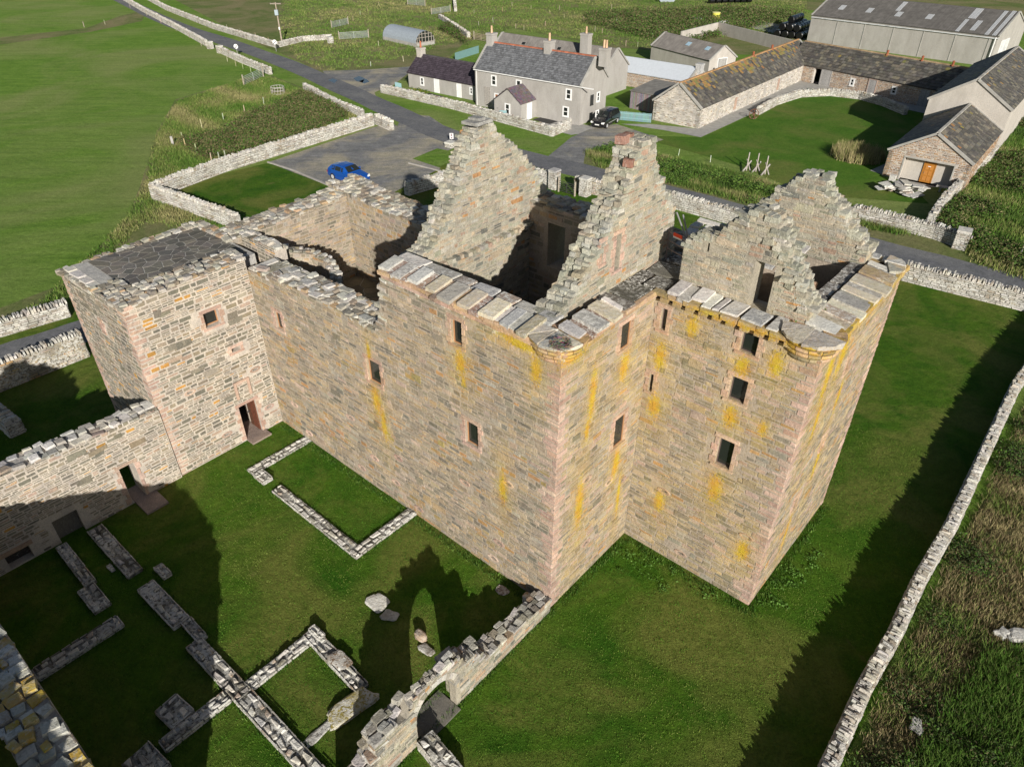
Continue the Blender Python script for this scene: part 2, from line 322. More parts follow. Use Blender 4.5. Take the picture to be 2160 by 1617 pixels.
def pave(pool, fr, Ls, Lt, hr, wr, d, pal, ok=None, gap=.018, face=None, q0=None, q1=None, colf=None, jit=.16, thin=.22, dj=.5, split=False, wob=0, big=0):
    t = 0; k = 0
    while t < Lt - hr[0] * .5:
        h = U(*hr) if U(0, 1) > thin else hr[0] * U(.6, .9)
        h = min(h, Lt - t); s = U(-wr[0] * .5, 0) if not q0 else 0; k += 1
        while s < Ls - .03:
            wd = U(*wr) * (1 if h > hr[0] else 1.2); e = s + wd; c = None
            if q0 and s <= 0: e = s + (.52 if k % 2 else .28) * U(.9, 1.15); c = pick(q0)
            if q1 and e > Ls - .32:
                if s > Ls - .62 or e > Ls - .14: e = Ls
                if e >= Ls: c = pick(q1)
            a, b = max(s, 0), min(e, Ls)
            if q0 and s <= 0: a = -gap / 2 - .008
            if q1 and e >= Ls: b = Ls + gap / 2 + .008
            if b - a > .05:
                y = U(-.006, .006) + (wob * math.sin(.75 * a + .4 * t) + wob * .45 * math.sin(2.4 * a + 1.2 * t) if wob else 0)
                m = (a + b) / 2
                if ok is None or ok(m, t + h / 2, a, b, t, t + h):
                    cc = c or (colf(m, t) if colf else None)
                    ns = 1
                    if split and not c and h > hr[0] * 1.05:
                        r_ = U(0, 1); ns = 1 if r_ < .5 else (2 if r_ < .8 else 3)
                    cuts = [0] + sorted(U(.25, .75) if ns == 2 else (q_ + 1) / ns * U(.85, 1.1) for q_ in range(ns - 1)) + [1]
                    for c0, c1 in zip(cuts[:-1], cuts[1:]):
                        g2 = gap * (1 if ns == 1 else .6)
                        if (c1 - c0) * h < g2 * 1.6: continue
                        if ns > 1 and b - a > .35 and U(0, 1) < .35:
                            mm = a + (b - a) * U(.35, .65)
                            for aa, bb in ((a, mm), (mm, b)): slab(pool, fr, aa + g2 / 2, bb - g2 / 2, t + c0 * h + g2 / 2 + y, t + c1 * h - g2 / 2 + y, d * U(1 - dj, 1 + dj), cc or pick(pal), face, jit)
                        else: slab(pool, fr, a + gap / 2, b - gap / 2, t + c0 * h + g2 / 2 + y, t + c1 * h - g2 / 2 + y, d * U(1 - dj, 1 + dj), cc or pick(pal), face, jit)
            s = e
        t += h
    for _ in range(int(big * Ls * Lt)):      # larger blocks bonded into the rubble here and there
        w_, h_ = U(.38, .85), U(.22, .40); a, t = U(.6, max(.7, Ls - .6 - w_)), U(.1, max(.2, Lt - .5))
        if Ls > 2 and all(ok(a + w_ * k, t + h_ * j, a, a + w_, t, t + h_) for k in (.1, .5, .9) for j in (.1, .9)): slab(pool, fr, a, a + w_, t, t + h_, d * 1.9, (colf(a, t) if colf else None) or pick(pal), face, .2)
def lerp_prof(prof):
    xs = [p[0] for p in prof]; zs = [p[1] for p in prof]
    return lambda s: float(np.interp(s, xs, zs))
MORT = {'castle': (.365, .312, .255), 'tower': (.50, .45, .395), 'gable': (.36, .33, .27), 'pale': (.10, .095, .08), 'dry': (.15, .14, .12), 'brown': (.34, .27, .2), 'white': (.5, .46, .42)}
def rubble(T, A, B, th, prof, z0=0.0, ops=(), holes=(), pal='castle', mort=None, mat='stone', both=True, cap=None, hr=(.1, .24), wr=(.2, .6), d=.014,
           face=None, q0=None, q1=None, pool=None, body=None, surround='pink', s_off=0, capcol=None, name='wall', skipfront=None, gap=.022, colf=None, ends=True, split=False, capmat=None):
    """a rubble wall: mortar core with openings cut through, stones course by course on the faces, loose stones along the top.
    A->B runs along the outer face (outside on the right hand)."""
    A = np.array(A, float); B = np.array(B, float); L = float(np.linalg.norm(B - A)); S = (B - A) / L; N = np.array([S[1], -S[0]])
    zt = lerp_prof(prof); own = pool is None; pool = [] if own else pool; mb = body if body is not None else MB()
    mc = MORT[mort or pal]; S3 = (*S, 0); N3 = (*N, 0)
    allops = [tuple(o) for o in ops] + [(h[0] - .13, h[0] + .13, h[1] - .05, h[1] + .05) for h in holes]
    e0_, e1_ = (.02 if q0 else 0), (L - .02 if q1 else L); br = sorted(set([e0_, e1_] + [min(max(x, e0_), e1_) for o in allops for x in o[:2]] + [min(max(p[0], e0_), e1_) for p in prof] + list(np.arange(.6, L, .6 if L < 30 else 1.5))))
    for a, b in zip(br[:-1], br[1:]):
        if b - a < 1e-3: continue
        m = (a + b) / 2; segs = [(z0, None)]
        for o in sorted([o for o in allops if o[0] < m < o[1]], key=lambda o: o[2]):
            lo = segs.pop(); segs += [(lo[0], o[2]), (o[3], None)]
        for lo, hi in segs:
            za, zb = (zt(a) - .06, zt(b) - .06) if hi is None else (hi, hi)
            if max(za, zb) <= lo + .01: continue
            za, zb = max(za, lo + .01), max(zb, lo + .01)
            P = lambda s, n, z: (*(A + S * s - N * n), z)
            vs = [P(a, 0, lo), P(b, 0, lo), P(b, th, lo), P(a, th, lo), P(a, 0, za), P(b, 0, zb), P(b, th, zb), P(a, th, za)]
            mb.add(vs, BOXF, mc)
    def okf(m, tm, a, b, t0, t1):
        z = tm + z0
        if z > zt(m) + .0 or z > max(zt(a), zt(b)) + .1 or z > min(zt(a), zt(b)) + .3: return False
        for o in ops:
            if o[0] - (.17 if surround else .02) < b and a < o[1] + (.17 if surround else .02) and o[2] - (.12 if surround else .02) < t1 + z0 and t0 + z0 < o[3] + (.16 if surround else .02): return False
        for h in holes:
            if abs(m - h[0]) < .27 + (b - a) / 2 - .05 and abs(z - h[1]) < .13 + (t1 - t0) / 2 - .04: return False
        return not (skipfront and skipfront(m, z))
    fr = Frame((*A, z0), S3, N3)
    Lt = max(p[1] for p in prof) - z0
    class F2(Frame):
        def P(s, a, b, n=0): return Frame.P(s, a, b, n)
    fz = face
    if fz:   # lichen lookup uses wall-run and height, so shift through a small wrapper
        g = lambda s: s + s_off
    def colf2(m, t): return colf(m, t + z0) if colf else None
    n0 = len(pool)
    pave(pool, fr, L, Lt, hr, wr, d, pal, okf, gap, None, q0, q1, colf2, split=split, wob=.035 if split else 0, big=.32 if split else 0)
    if both: pave(pool, Frame((*(A - N * th), z0), S3, tuple(-x for x in N3)), L, Lt, hr, wr, d, pal, okf, gap)
    if ends:
        for s_, dirn in ((0, -1), (L, 1)):
            O = A + S * s_; he = zt(s_) - z0
            if he > .2: pave(pool, Frame((*(O - (N * th if dirn < 0 else 0 * N)), z0), tuple((N3 if dirn < 0 else tuple(-x for x in N3))), tuple(x * dirn for x in S3)), th, he, hr, wr, d, q1 if (q1 and dirn > 0) else pal, None, gap)
    if False:
        for i in range(n0, len(pool)):
            v, f, c, n = pool[i]
            if n == tuple(fr.N) and len(v) == 8:
                cc = []
                for p, q in zip(v, c):
                    s = float(np.dot(np.array(p[:2]) - A, S)); cc.append((*q[:3], lichen_at(fz, s + s_off, p[2])))
                pool[i] = (v, f, cc, n)
    if surround:
        for o in ops:
            if len(o) > 4: continue
            pw = .16; fr2 = fr; zb, zt_ = o[2] - z0, o[3] - z0; z = zb; k = 0
            while z < zt_ - .02:
                h = min(U(.2, .34), zt_ - z); k += 1
                for sd in (0, 1):
                    ex = pw * (1.6 if (k + sd) % 2 else .95)
                    s0, s1 = (o[0] - ex, o[0] + .0) if sd == 0 else (o[1], o[1] + ex)
                    slab(pool, fr2, s0, s1, z + .006, z + h - .006, .03, pick(surround), None, .05)
                z += h
            slab(pool, fr2, o[0] - pw * 1.1, o[1] + pw * 1.1, zt_ + .004, zt_ + .16, .035, pick(surround), None, .04)
            if zb > .25: slab(pool, fr2, o[0] - pw, o[1] + pw, zb - .12, zb - .004, .05, pick(surround), None, .04)
    for h in holes:      # splayed oval loops cut in dressed stone
        n = 12; vs = []
        col = pick('pink')
        for rr, dd in ((1, .0), (.93, .028), (.62, .02), (.5, -.12)):
            for i in range(n):
                a = 6.2832 * i / n; vs.append(fr.P(h[0] + .29 * rr * math.cos(a), h[1] - z0 + .14 * rr * math.sin(a), dd))
        fs = [(r * n + i, r * n + (i + 1) % n, (r + 1) * n + (i + 1) % n, (r + 1) * n + i) for r in range(3) for i in range(n)]
        pool.append((vs, fs, [(*col, 0)] * len(vs), N3))
    if cap: caps(pool, A, S, N, L, th, zt, z0, cap, capcol or pal)
    if own:
        T.part(mb, name, M['mortar'] if pal not in ('dry', 'pale') else M[mat]); T.pieces(pool, 'stone', M[mat])
    return pool, mb
def caps(pool, A, S, N, L, th, zt, z0, size, pal):
    """loose stones along a wall head; on steep rakes they go up course by course and stick out unevenly"""
    s = 0; rz = math.atan2(S[1], S[0])
    while s < L:
        ds = U(.6, 1.1) * size; m = min(s + ds / 2, L); za, zb = zt(max(s, 0)), zt(min(s + ds, L)); sl = (zb - za) / max(ds, .01); top = max(zt(m), z0)
        if abs(sl) > .45:
            lo, hi = min(za, zb), max(za, zb); z = lo - .02; k = 0
            while z < hi + .02:
                h = U(.09, .19); f = min(max((z + h / 2 - za) / (zb - za), 0), 1); sx = s + ds * f; n = 0; k += 1
                while n < th - .04:
                    wd = min(U(.5, 1.3) * size * .9, th - n + .08); ln = U(.28, .55); st = U(-.03, .17) * (1 if U(0, 1) < .8 else 1.7)
                    cs_ = sx + (ln / 2 - st) * (1 if sl > 0 else -1); q = A + S * cs_ - N * (n + wd / 2 - U(.02, .06))
                    block(pool, (q[0], q[1], z + h / 2), (ln, wd * U(.85, 1.04), h * U(.85, 1.05)), pick(pal), rz + U(-.16, .16), .07, .16, n=(0, 0, 1)); n += wd
                z += h * .98
        elif top - z0 > .1:
            n = 0
            while n < th - .05:
                wd = min(U(.5, 1.3) * size * .9, th - n + .06); h = U(.07, .2) * (size / .5) ** .5 + abs(sl) * ds * .6
                q = A + S * (m + U(-.1, .1)) - N * (n + wd / 2 - .03)
                if U(0, 1) > .06: block(pool, (q[0], q[1], top + U(-.05, .08) - h / 2 + .04), (ds * U(.8, 1.15), wd * U(.8, 1.05), h), pick(pal), rz + U(-.25, .25), .08, .17)
                n += wd * .95
        s += ds * .94
def window(T, fr, o, dep=.32, col=(.38, .2, .1), bars=1, parent=None, fw=.045):
    """timber frame and pane set back in an opening o = (s0, s1, z0, z1)"""
    mb = MB(); s0, s1, z0, z1 = o[:4]; Z = lambda a: a - fr.O[2]
    def bar(a, b, c, d): mb.obox(fr.P(a, Z(c), -dep), fr.S * (b - a), fr.N * .05, (0, 0, d - c), col)
    bar(s0, s0 + fw, z0, z1); bar(s1 - fw, s1, z0, z1); bar(s0 + fw, s1 - fw, z0, z0 + fw); bar(s0 + fw, s1 - fw, z1 - fw, z1)
    if bars > 1: bar((s0 + s1) / 2 - .02, (s0 + s1) / 2 + .02, z0 + fw, z1 - fw)
    if bars > 2: bar(s0 + fw, s1 - fw, (z0 + z1) / 2 - .02, (z0 + z1) / 2 + .02)
    w_ = T.part(mb, 'window', M['paint'], parent)
    g = MB(); g.obox(fr.P(s0 + .01, Z(z0 + .01), -dep + .01), fr.S * (s1 - s0 - .02), fr.N * .012, (0, 0, z1 - z0 - .02), (.02, .02, .02))
    pn = T.part(g, 'pane', M['glass'], w_); return w_
def fence_post(x, y, h=1.1, r=.05): pass
def voronoi(pts, poly, shrink=.03):
    out = []
    for i, p in enumerate(pts):
        c = list(poly)
        for j, q in enumerate(pts):
            if i == j: continue
            mx, my = (p[0] + q[0]) / 2, (p[1] + q[1]) / 2; nx, ny = q[0] - p[0], q[1] - p[1]; l = math.hypot(nx, ny)
            if l > 3.2: continue
            nx /= l; ny /= l; mx -= nx * shrink; my -= ny * shrink; r = []
            for a, b in zip(c, c[1:] + c[:1]):
                da = (a[0] - mx) * nx + (a[1] - my) * ny; db = (b[0] - mx) * nx + (b[1] - my) * ny
                if da <= 0: r.append(a)
                if da * db < 0: k = da / (da - db); r.append((a[0] + (b[0] - a[0]) * k, a[1] + (b[1] - a[1]) * k))
            c = r
            if len(c) < 3: break
        if len(c) >= 3: out.append(c)
    return out
def flags(pool, poly, z, pal, n, d=.03, shrink=.025):
    xs = [p[0] for p in poly]; ys = [p[1] for p in poly]; pts = []
    while len(pts) < n:
        p = (U(min(xs), max(xs)), U(min(ys), max(ys)))
        if all(math.hypot((p[0] - q[0]), (p[1] - q[1])) > .55 * math.sqrt((max(xs) - min(xs)) * (max(ys) - min(ys)) / n) for q in pts): pts.append(p)
    for c in voronoi(pts, poly, shrink):
        k = len(c); col = pick(pal); dd = d + U(-.004, .004)
        vs = [(x, y, z) for x, y in c] + [(x, y, z + dd) for x, y in c]
        pool.append((vs, [(i, (i + 1) % k, k + (i + 1) % k, k + i) for i in range(k)] + [tuple(range(k, 2 * k))], [(*col, 0)] * len(vs), (0, 0, 1)))

# ================================================================ THE CASTLE (built in its own frame: x along the long wall, y inwards)
CA = Thing('ruined_castle', 'large roofless castle ruin with stepped gables, towers and orange lichen streaks on its tan walls', 'castle', (0, 0, 0), 'C')
body = MB(); pool = []
def W(A, B, th, prof, **k):
    k.setdefault('ends', False)
    return rubble(CA, A, B, th, prof, pool=k.pop('pool', pool), body=k.pop('body', body), **k)
# long front wall: whole height at the right, broken down at the left
FO = [(12.93, 13.42, 9.98, 10.92), (7.98, 8.75, 6.19, 7.28), (13.38, 14.0, 5.92, 6.97), (1.56, 2.06, 6.15, 7.04)]
def ochre(m, z):
    n = math.sin(m * 1.3 + z * .9) + math.sin(m * .6 - z * 1.7 + 2)
    if n > 1.05 and U(0, 1) < .3: return (.38 * U(.8, 1.1), .24 * U(.9, 1.1), .11)
    return None
W((-17.5, 0), (0, 0), 1.35, [(0, 8.55), (2, 8.75), (5, 8.9), (7.2, 8.85), (8.7, 8.75), (9.0, 9.2), (9.25, 10.1), (9.45, 11.25), (17.5, 11.3)], ops=FO, face='F', s_off=-17.5, q1='pink', colf=ochre,
  holes=[(7.56, 1.83), (9.26, 2.8), (15.38, 5.1), (13.2, 3.82), (14.92, 1.72), (14.6, .62), (6.46, .62), (10.27, .5), (2.42, .5), (1.58, 1.84), (.85, 3.05), (8.9, 1.2), (6.2, 3.4)], hr=(.13, .26), wr=(.24, .62), both=True, split=True, gap=.015, cap=.34, capcol='cap')
GO = [(3.15, 3.68, 10.05, 11.0), (3.36, 3.98, 5.75, 7.05)]
W((0, 0), (0, 5.05), 1.3, [(0, 11.3), (5.05, 11.35)], ops=GO, face='G', q0='pink', pal='tan', mort='castle', holes=[(1.84, 5.3), (3.36, 4.12), (4.35, 3.5), (2.13, 1.81)], both=False, split=True, hr=(.14, .26), wr=(.24, .6), gap=.015)
TO = [(.33, .54, 10.15, 10.97), (.21, .36, 7.52, 8.28), (3.18, 3.72, 10.48, 11.2), (3.14, 3.7, 8.61, 9.5), (3.18, 3.73, 5.78, 6.96)]
W((0, 5.05), (5.65, 5.05), 1.2, [(0, 11.3), (5.65, 11.3)], ops=TO, face='T', q1='pink', pal='tan', mort='castle', holes=[(1.46, 3.33), (2.6, .67), (4.9, 3.23)], both=False, split=True, hr=(.15, .28), wr=(.26, .66), gap=.015)
W((5.65, 5.05), (5.65, 12.4), 1.2, [(0, 11.3), (7.35, 11.3)], ops=[(2.1, 2.4, 3.5, 4.1), (3.4, 3.62, 5.6, 6.2), (3.3, 3.7, 9.0, 9.6)], face='R', s_off=5.05, pal='tan', mort='castle', q0='pink', q1='pink', both=False, split=True, hr=(.14, .28), gap=.026)
W((5.65, 12.4), (-.3, 12.4), 1.2, [(0, 11.4), (5.95, 11.4)], ops=[], both=False, hr=(.3, .45), wr=(.5, 1.0))
W((-.3, 12.4), (-.3, 9.7), 1.2, [(0, 11.6), (2.7, 11.6)], both=False, hr=(.3, .45), wr=(.5, 1.0))
W((-.3, 9.7), (-9.0, 9.7), 1.3, [(0, 11.6), (8.7, 11.6)], both=True, ops=[(6.0, 6.9, 8.9, 10.9)], hr=(.16, .3), wr=(.3, .7), cap=.42, capcol='cap')
W((-9.0, 9.7), (-21.8, 9.7), 1.9, [(0, 9.0), (4, 8.9), (9, 9.0), (12.8, 9.35)], both=True, hr=(.12, .26), cap=.42, capcol='cap')
W((-21.8, 9.7), (-21.8, 1.0), 1.5, [(0, 9.3), (3, 9.0), (6, 8.95), (8.7, 8.8)], both=True, cap=.4, capcol='cap', q0='pink')
# tower walls at the left
LO = [(3.05, 3.75, 6.58, 7.3), (3.88, 4.31, 4.93, 5.13), (3.47, 4.36, .08, 2.02)]
tower = MB(); tpool = []
W((-17.5, -5.5), (-17.5, 0), 1.3, [(0, 8.75), (1, 8.95), (3, 9.05), (5.5, 9.05)], ops=LO, face=None, q0='pink', pal='tower', holes=[(1.54, 3.96), (4.74, 3.57), (4.98, 1.2), (2.58, .91)], both=True, body=tower, pool=tpool, hr=(.14, .27), wr=(.22, .58), gap=.026, cap=.36, capcol='cap', split=True)
W((-23.7, -5.5), (-17.5, -5.5), 1.2, [(0, 8.5), (3.0, 8.5), (3.3, 8.7), (6.2, 8.85)], ops=[(3.05, 3.15, 6.6, 7.1)], q1='pink', q0='pink', pal='tower', both=True, body=tower, pool=tpool, hr=(.14, .27), wr=(.22, .58), gap=.026, cap=.36, capcol='cap', split=True)
W((-23.7, 1.3), (-23.7, -5.5), .5, [(0, 8.8), (6.8, 8.5)], pal='tower', both=False, body=tower, pool=tpool, hr=(.2, .3), cap=.4, capcol='cap')
W((-21.8, 1.3), (-23.7, 1.3), .5, [(0, 8.85), (1.9, 8.7)], pal='tower', both=False, body=tower, pool=tpool, hr=(.2, .3), cap=.4, capcol='cap')
W((-20.4, 1.5), (-17.5, 1.5), .6, [(0, 8.9), (2.9, 9.0)], pal='tower', both=True, body=tower, pool=tpool, cap=.4, capcol='pale')
# gables
gabs = [MB() for _ in range(4)]; gpool = []
g1p = [(0, 10.9), (1.9, 11.4), (2.95, 12.8), (3.6, 13.8), (4.2, 14.7), (4.55, 15.1), (5.3, 15.15), (5.6, 14.7), (6.9, 13.7), (7.5, 13.1), (8.8, 11.5)]
W((-8.2, .9), (-8.2, 9.7), .85, g1p, z0=4.5, pal='gable', mat='grey', body=gabs[0], pool=gpool, hr=(.13, .25), wr=(.2, .52), cap=.36, capcol='gcap', split=True, ends=True)
g2p = [(0, 11.2), (1.7, 12.2), (3.4, 14.0), (4.3, 15.2), (4.65, 16.0), (5.5, 15.95), (5.8, 15.0), (6.6, 14.1), (7.4, 13.2), (7.6, 11.3)]
W((-1.1, .35), (-1.1, 7.95), .85, g2p, z0=10.6, pal='gable', mat='grey', body=gabs[1], pool=gpool, ops=[(2.98, 3.06, 12.75, 13.45), (3.75, 4.05, 12.2, 13.45)], surround='pink', hr=(.13, .25), wr=(.2, .52), cap=.36, capcol='gcap', split=True, ends=True)
g3p = [(0, 12.9), (.3, 13.3), (1.1, 13.6), (1.7, 14.4), (2.3, 14.65), (2.9, 14.4), (3.3, 13.7), (3.9, 12.9), (4.4, 12.1)]
W((.35, 5.9), (4.75, 5.9), .8, g3p, z0=11.3, pal='gable', mat='grey', body=gabs[2], pool=gpool, ops=[(2.45, 3.1, 11.5, 13.15), (.8, .88, 12.95, 13.25, 0)], surround=None, hr=(.12, .24), wr=(.2, .5), cap=.36, capcol='gcap', split=True, ends=True)
g4p = [(0, 12.2), (.5, 12.7), (1.3, 13.7), (1.8, 14.1), (2.5, 14.15), (2.9, 13.6), (3.9, 12.7), (4.6, 12.0)]
W((.0, 11.3), (4.6, 11.3), .8, g4p, z0=7.5, pal='gable', mat='grey', body=gabs[3], pool=gpool, surround=None, hr=(.12, .26), wr=(.22, .55), cap=.36, capcol='gcap', split=True, holes=[], ends=True)
# flat wall heads: coping of alternately raised stone slabs outside a flagged walk
cop = []
def coping(fr, L, y0, y1, z0, z1, first=.44, palA='slabs', palB='pink', lift=.09):
    s = 0; i = 0
    while s < L - .1:
        w_ = min(U(.28, .58), L - s); hi = i % 2 == 0; i += 1
        col = pick(palA) if U(0, 1) < (.9 if hi else .3) else tuple(c * .62 for c in pick(palB)); up = (lift * U(.5, 1.2) if hi else 0) + U(-.02, .015)
        a, b = s - (.04 if hi else -.02), s + w_ + (.04 if hi else -.02); k = U(-.18, .14)
        vs = [fr.P(a, y0 - k, z0 + up), fr.P(b, y0 - k + U(-.05, .05), z0 + up), fr.P(b, y1, z1 + up), fr.P(a, y1, z1 + up)]
        vs += [tuple(np.array(v) - np.array([0, 0, .13])) for v in vs]
        cop.append((vs, [(0, 1, 2, 3), (4, 7, 6, 5), (0, 4, 5, 1), (1, 5, 6, 2), (2, 6, 7, 3), (3, 7, 4, 0)], [(*col, .25 if U(0, 1) < .25 else 0)] * 8, (0, 0, 1))); s += w_
def walk(x0, x1, y0, y1, z, lng='x', pal='slabs', size=1.0):
    fr = Frame((x0, y0, z), (1, 0, 0) if lng == 'x' else (0, 1, 0), (0, 0, 1), (0, 1, 0) if lng == 'x' else (1, 0, 0))
    L, Wd = (x1 - x0, y1 - y0) if lng == 'x' else (y1 - y0, x1 - x0)
    pave(cop, fr, L, Wd, (Wd * .98, Wd), (.7 * size, 1.5 * size), .05, pal, None, .014, thin=0, dj=.1)
coping(Frame((-7.95, 0, 0), (1, 0, 0), (0, 0, 1), (0, 1, 0)), 7.0, -.2, .72, 11.66, 11.8)
walk(-8.0, -.9, .74, 1.38, 11.72)
coping(Frame((0, .75, 0), (0, 1, 0), (0, 0, 1), (-1, 0, 0)), 2.3, -.2, .7, 11.66, 11.78)
walk(-1.2, .12, 3.05, 5.0, 11.55, 'y', 'tile', .9); walk(-1.1, .5, 5.0, 6.0, 11.55, 'x', 'tile', .7); walk(-1.1, .35, 6.0, 9.7, 11.5, 'y', 'tile')
coping(Frame((.55, 5.05, 0), (1, 0, 0), (0, 0, 1), (0, 1, 0)), 1.6, -.16, .7, 11.66, 11.75)
walk(2.1, 4.3, 4.88, 5.85, 11.63, 'x', 'slabs', .6)
coping(Frame((5.65, 5.9, 0), (0, 1, 0), (0, 0, 1), (-1, 0, 0)), 5.6, -.16, .95, 11.6, 11.72, lift=.04, palB='slabs')
walk(4.1, 4.68, 6.0, 11.3, 11.6, 'y', 'flag', 1.2); walk(0, 5.5, 12.0, 12.5, 11.6, 'x')
for (x, y, z, lx, ly) in ((-1.5, 10.0, 11.75, 2.2, 1.6), (.9, 9.6, 11.7, 2.0, 2.2), (.9, 11.9, 11.72, 2.2, 1.2)):
    fr = Frame((x, y - ly / 2, z), (1, 0, 0), (0, -.1, 1), (0, 1, .12)); pave(cop, fr, lx, ly, (.5, .7), (.6, 1.1), .06, 'slabs', None, .02)
walk(-23.5, -20.6, -5.45, -4.45, 8.6, 'x', 'slabs', .8)
# wide flagged ledge on the broken wall and loose slabs along it
walk(-17.2, -13.2, .1, 1.3, 8.72, 'x', 'pale', .5)
for i in range(34):
    x = U(-17.3, -8.9); block(cop, (x, U(.12, 1.25), float(np.interp(x, [-17.5, -12.5, -8.8], [8.7, 8.93, 8.8])) + U(0, .07)), (U(.3, .7), U(.25, .45), U(.07, .15)), pick('slabs' if U(0, 1) < .6 else 'pale'), U(-.3, .3))
# cornice under the coping and the corbelled rounds at the corners
cor = []
def cornice(A, B, z, d, h, pal='pink', li=.0, holes=False):
    A = np.array(A, float); B = np.array(B, float); L = np.linalg.norm(B - A); S = (B - A) / L; N = np.array([S[1], -S[0]]); s = 0
    fr = Frame((*A, z), (*S, 0), (*N, 0))
    while s < L:
        e = min(s + U(.4, .8), L); n0 = len(cor); slab(cor, fr, s + .004, e - .004, 0, h, d, pick(pal), None, .03)
        v, f, c, n = cor[-1]; cor[-1] = (v, f, [(*q[:3], li * U(.2, 1)) for q in c], n); s = e
cornice((-7.9, 0), (0, 0), 11.3, .09, .15); cornice((-7.95, 0), (0, 0), 11.46, .15, .17, li=.35)
cornice((0, 0), (0, 5.05), 11.3, .08, .14, li=.2); cornice((0, 0), (0, 5.05), 11.45, .13, .13, li=.35)
cornice((0, 5.05), (5.65, 5.05), 11.42, .2, .2, 'castle', li=.4); cornice((5.65, 5.05), (5.65, 12.4), 11.4, .16, .18, 'castle', li=.8)
for i in range(11):
    x = .3 + i * .47; cb = MB(); cb.box((x, 4.86, 11.28), (x + .27, 5.06, 11.42), (.3, .24, .17)); cor.append((cb.v, cb.f, cb.c, (0, -1, 0)))
def turret(cx, cy, r, z0, z1, n=4, li=.9, a0=0, a1=360, slabs=(0, 360)):
    hh = (z1 - z0) / n
    for k in range(n):
        rr = r * (.62 + .38 * ((k + 1) / n) ** .6); z = z0 + k * hh; m = 14; of = U(0, .3); col0 = pick('pink')
        for i in range(m):
            a, b = of + 6.2832 * i / m + .01, of + 6.2832 * (i + 1) / m - .01; md = math.degrees((a + b) / 2) % 360
            if not (a0 <= md <= a1 or a0 <= md - 360 <= a1 or a0 <= md + 360 <= a1): continue
            r0 = rr * .93; vs = []
            for zz, q in ((z + .005, r0), (z + hh * .45, rr), (z + hh - .01, rr)):
                for j in range(4):
                    t = a + (b - a) * j / 3; vs.append((cx + q * math.cos(t), cy + q * math.sin(t), zz))
            for j in range(4):
                t = a + (b - a) * j / 3; vs.append((cx + .3 * r * math.cos(t), cy + .3 * r * math.sin(t), z + hh - .01))
            fs = [(q * 4 + j, q * 4 + j + 1, q * 4 + 5 + j, q * 4 + 4 + j) for q in range(3) for j in range(3)]
            col = pick('castle') if U(0, 1) < .35 else col0; l = li * (U(.3, 1.1) if k >= n - 3 else U(0, .4))
            cor.append((vs, fs, [(*col, l)] * len(vs), (math.cos((a + b) / 2), math.sin((a + b) / 2), .3)))
    if slabs:
        m = 4; sw = math.radians(slabs[1] - slabs[0]); ts = [math.radians(slabs[0]) + sw * (i + (U(-.15, .15) if 0 < i < m else 0)) / m for i in range(m + 1)]
        for i in range(m):
            a, b = ts[i] + .012, ts[i + 1] - .012; col = pick('slabs'); up = U(0, .04); vs = []
            for dz in (-.06, .05):
                vs += [(cx + r * U(.96, 1.1) * math.cos(a + (b - a) * k / 3), cy + r * U(.96, 1.1) * math.sin(a + (b - a) * k / 3), z1 + dz + up) for k in range(4)] + [(cx + U(-.05, .05), cy + U(-.05, .05), z1 + dz + up + .05)]
            cor.append((vs, [(5, 6, 7, 8, 9), (0, 1, 6, 5), (1, 2, 7, 6), (2, 3, 8, 7), (3, 4, 9, 8), (4, 0, 5, 9)], [(*col, .35 if U(0, 1) < .3 else 0)] * 10, (0, 0, 1)))
turret(-.58, .58, .9, 11.0, 11.66, li=.6, slabs=(185, 355)); turret(5.08, 5.62, .94, 10.95, 11.66, li=.85, slabs=(185, 355)); turret(5.12, 11.8, .68, 11.1, 11.62, li=.3, slabs=(-60, 95))
# flat flagged roof of the left tower, courtyard floor inside the broken part
fl = []; flags(fl, [(-23.25, -4.4), (-18.75, -4.4), (-18.75, .85), (-23.25, .85)], 8.66, 'flag', 105)
flags(fl, [(-20.3, 1.3), (-9.05, 1.3), (-9.05, 7.8), (-20.3, 7.8)], 4.4, 'flag2', 110)
wj = MB(); wj.box((-23.3, -5.0, 8.2), (-18.4, 1.0, 8.67), (.42, .41, .39)); wj.box((-20.4, 1.2, 4.0), (-9.0, 7.9, 4.41), (.42, .40, .36)); CA.part(wj, 'joint_bed', M['mortar'])
for lo_, hi_ in (((-8.0, 1.3, 3.0), (-1.2, 8.4, 3.1)), ((-.3, 6.2, 6.0), (4.5, 11.3, 6.1)), ((-22.6, -4.4, 0), (-18.9, .4, .05))): dk = MB(); dk.box(lo_, hi_, (.2, .19, .17)); CA.part(dk, 'floor', M['mortar'])
inn = MB(); inn.box((-1.3, 1.3, 3.1), (-1.1, 5.4, 11.5), (.3, .27, .22)); inn.box((-1.25, 5.0, 3.1), (-.3, 9.7, 11.45), (.3, .27, .22)); CA.part(inn, 'inner_wall', M['mortar'])
# curving stair wall inside
arc = [(-19.3, 1.9), (-18.6, 3.0), (-17.6, 3.8), (-16.4, 3.9), (-15.3, 3.4), (-14.5, 2.6)]
for i, (a, b) in enumerate(zip(arc[:-1], arc[1:])):
    W(b, a, .5, [(0, 8.35 - .2 * i), (2, 8.5 - .2 * i)], z0=4.4, pal='castle', hr=(.12, .22), wr=(.2, .4), cap=.32, capcol='pale', q0='pink' if i == 4 else None)
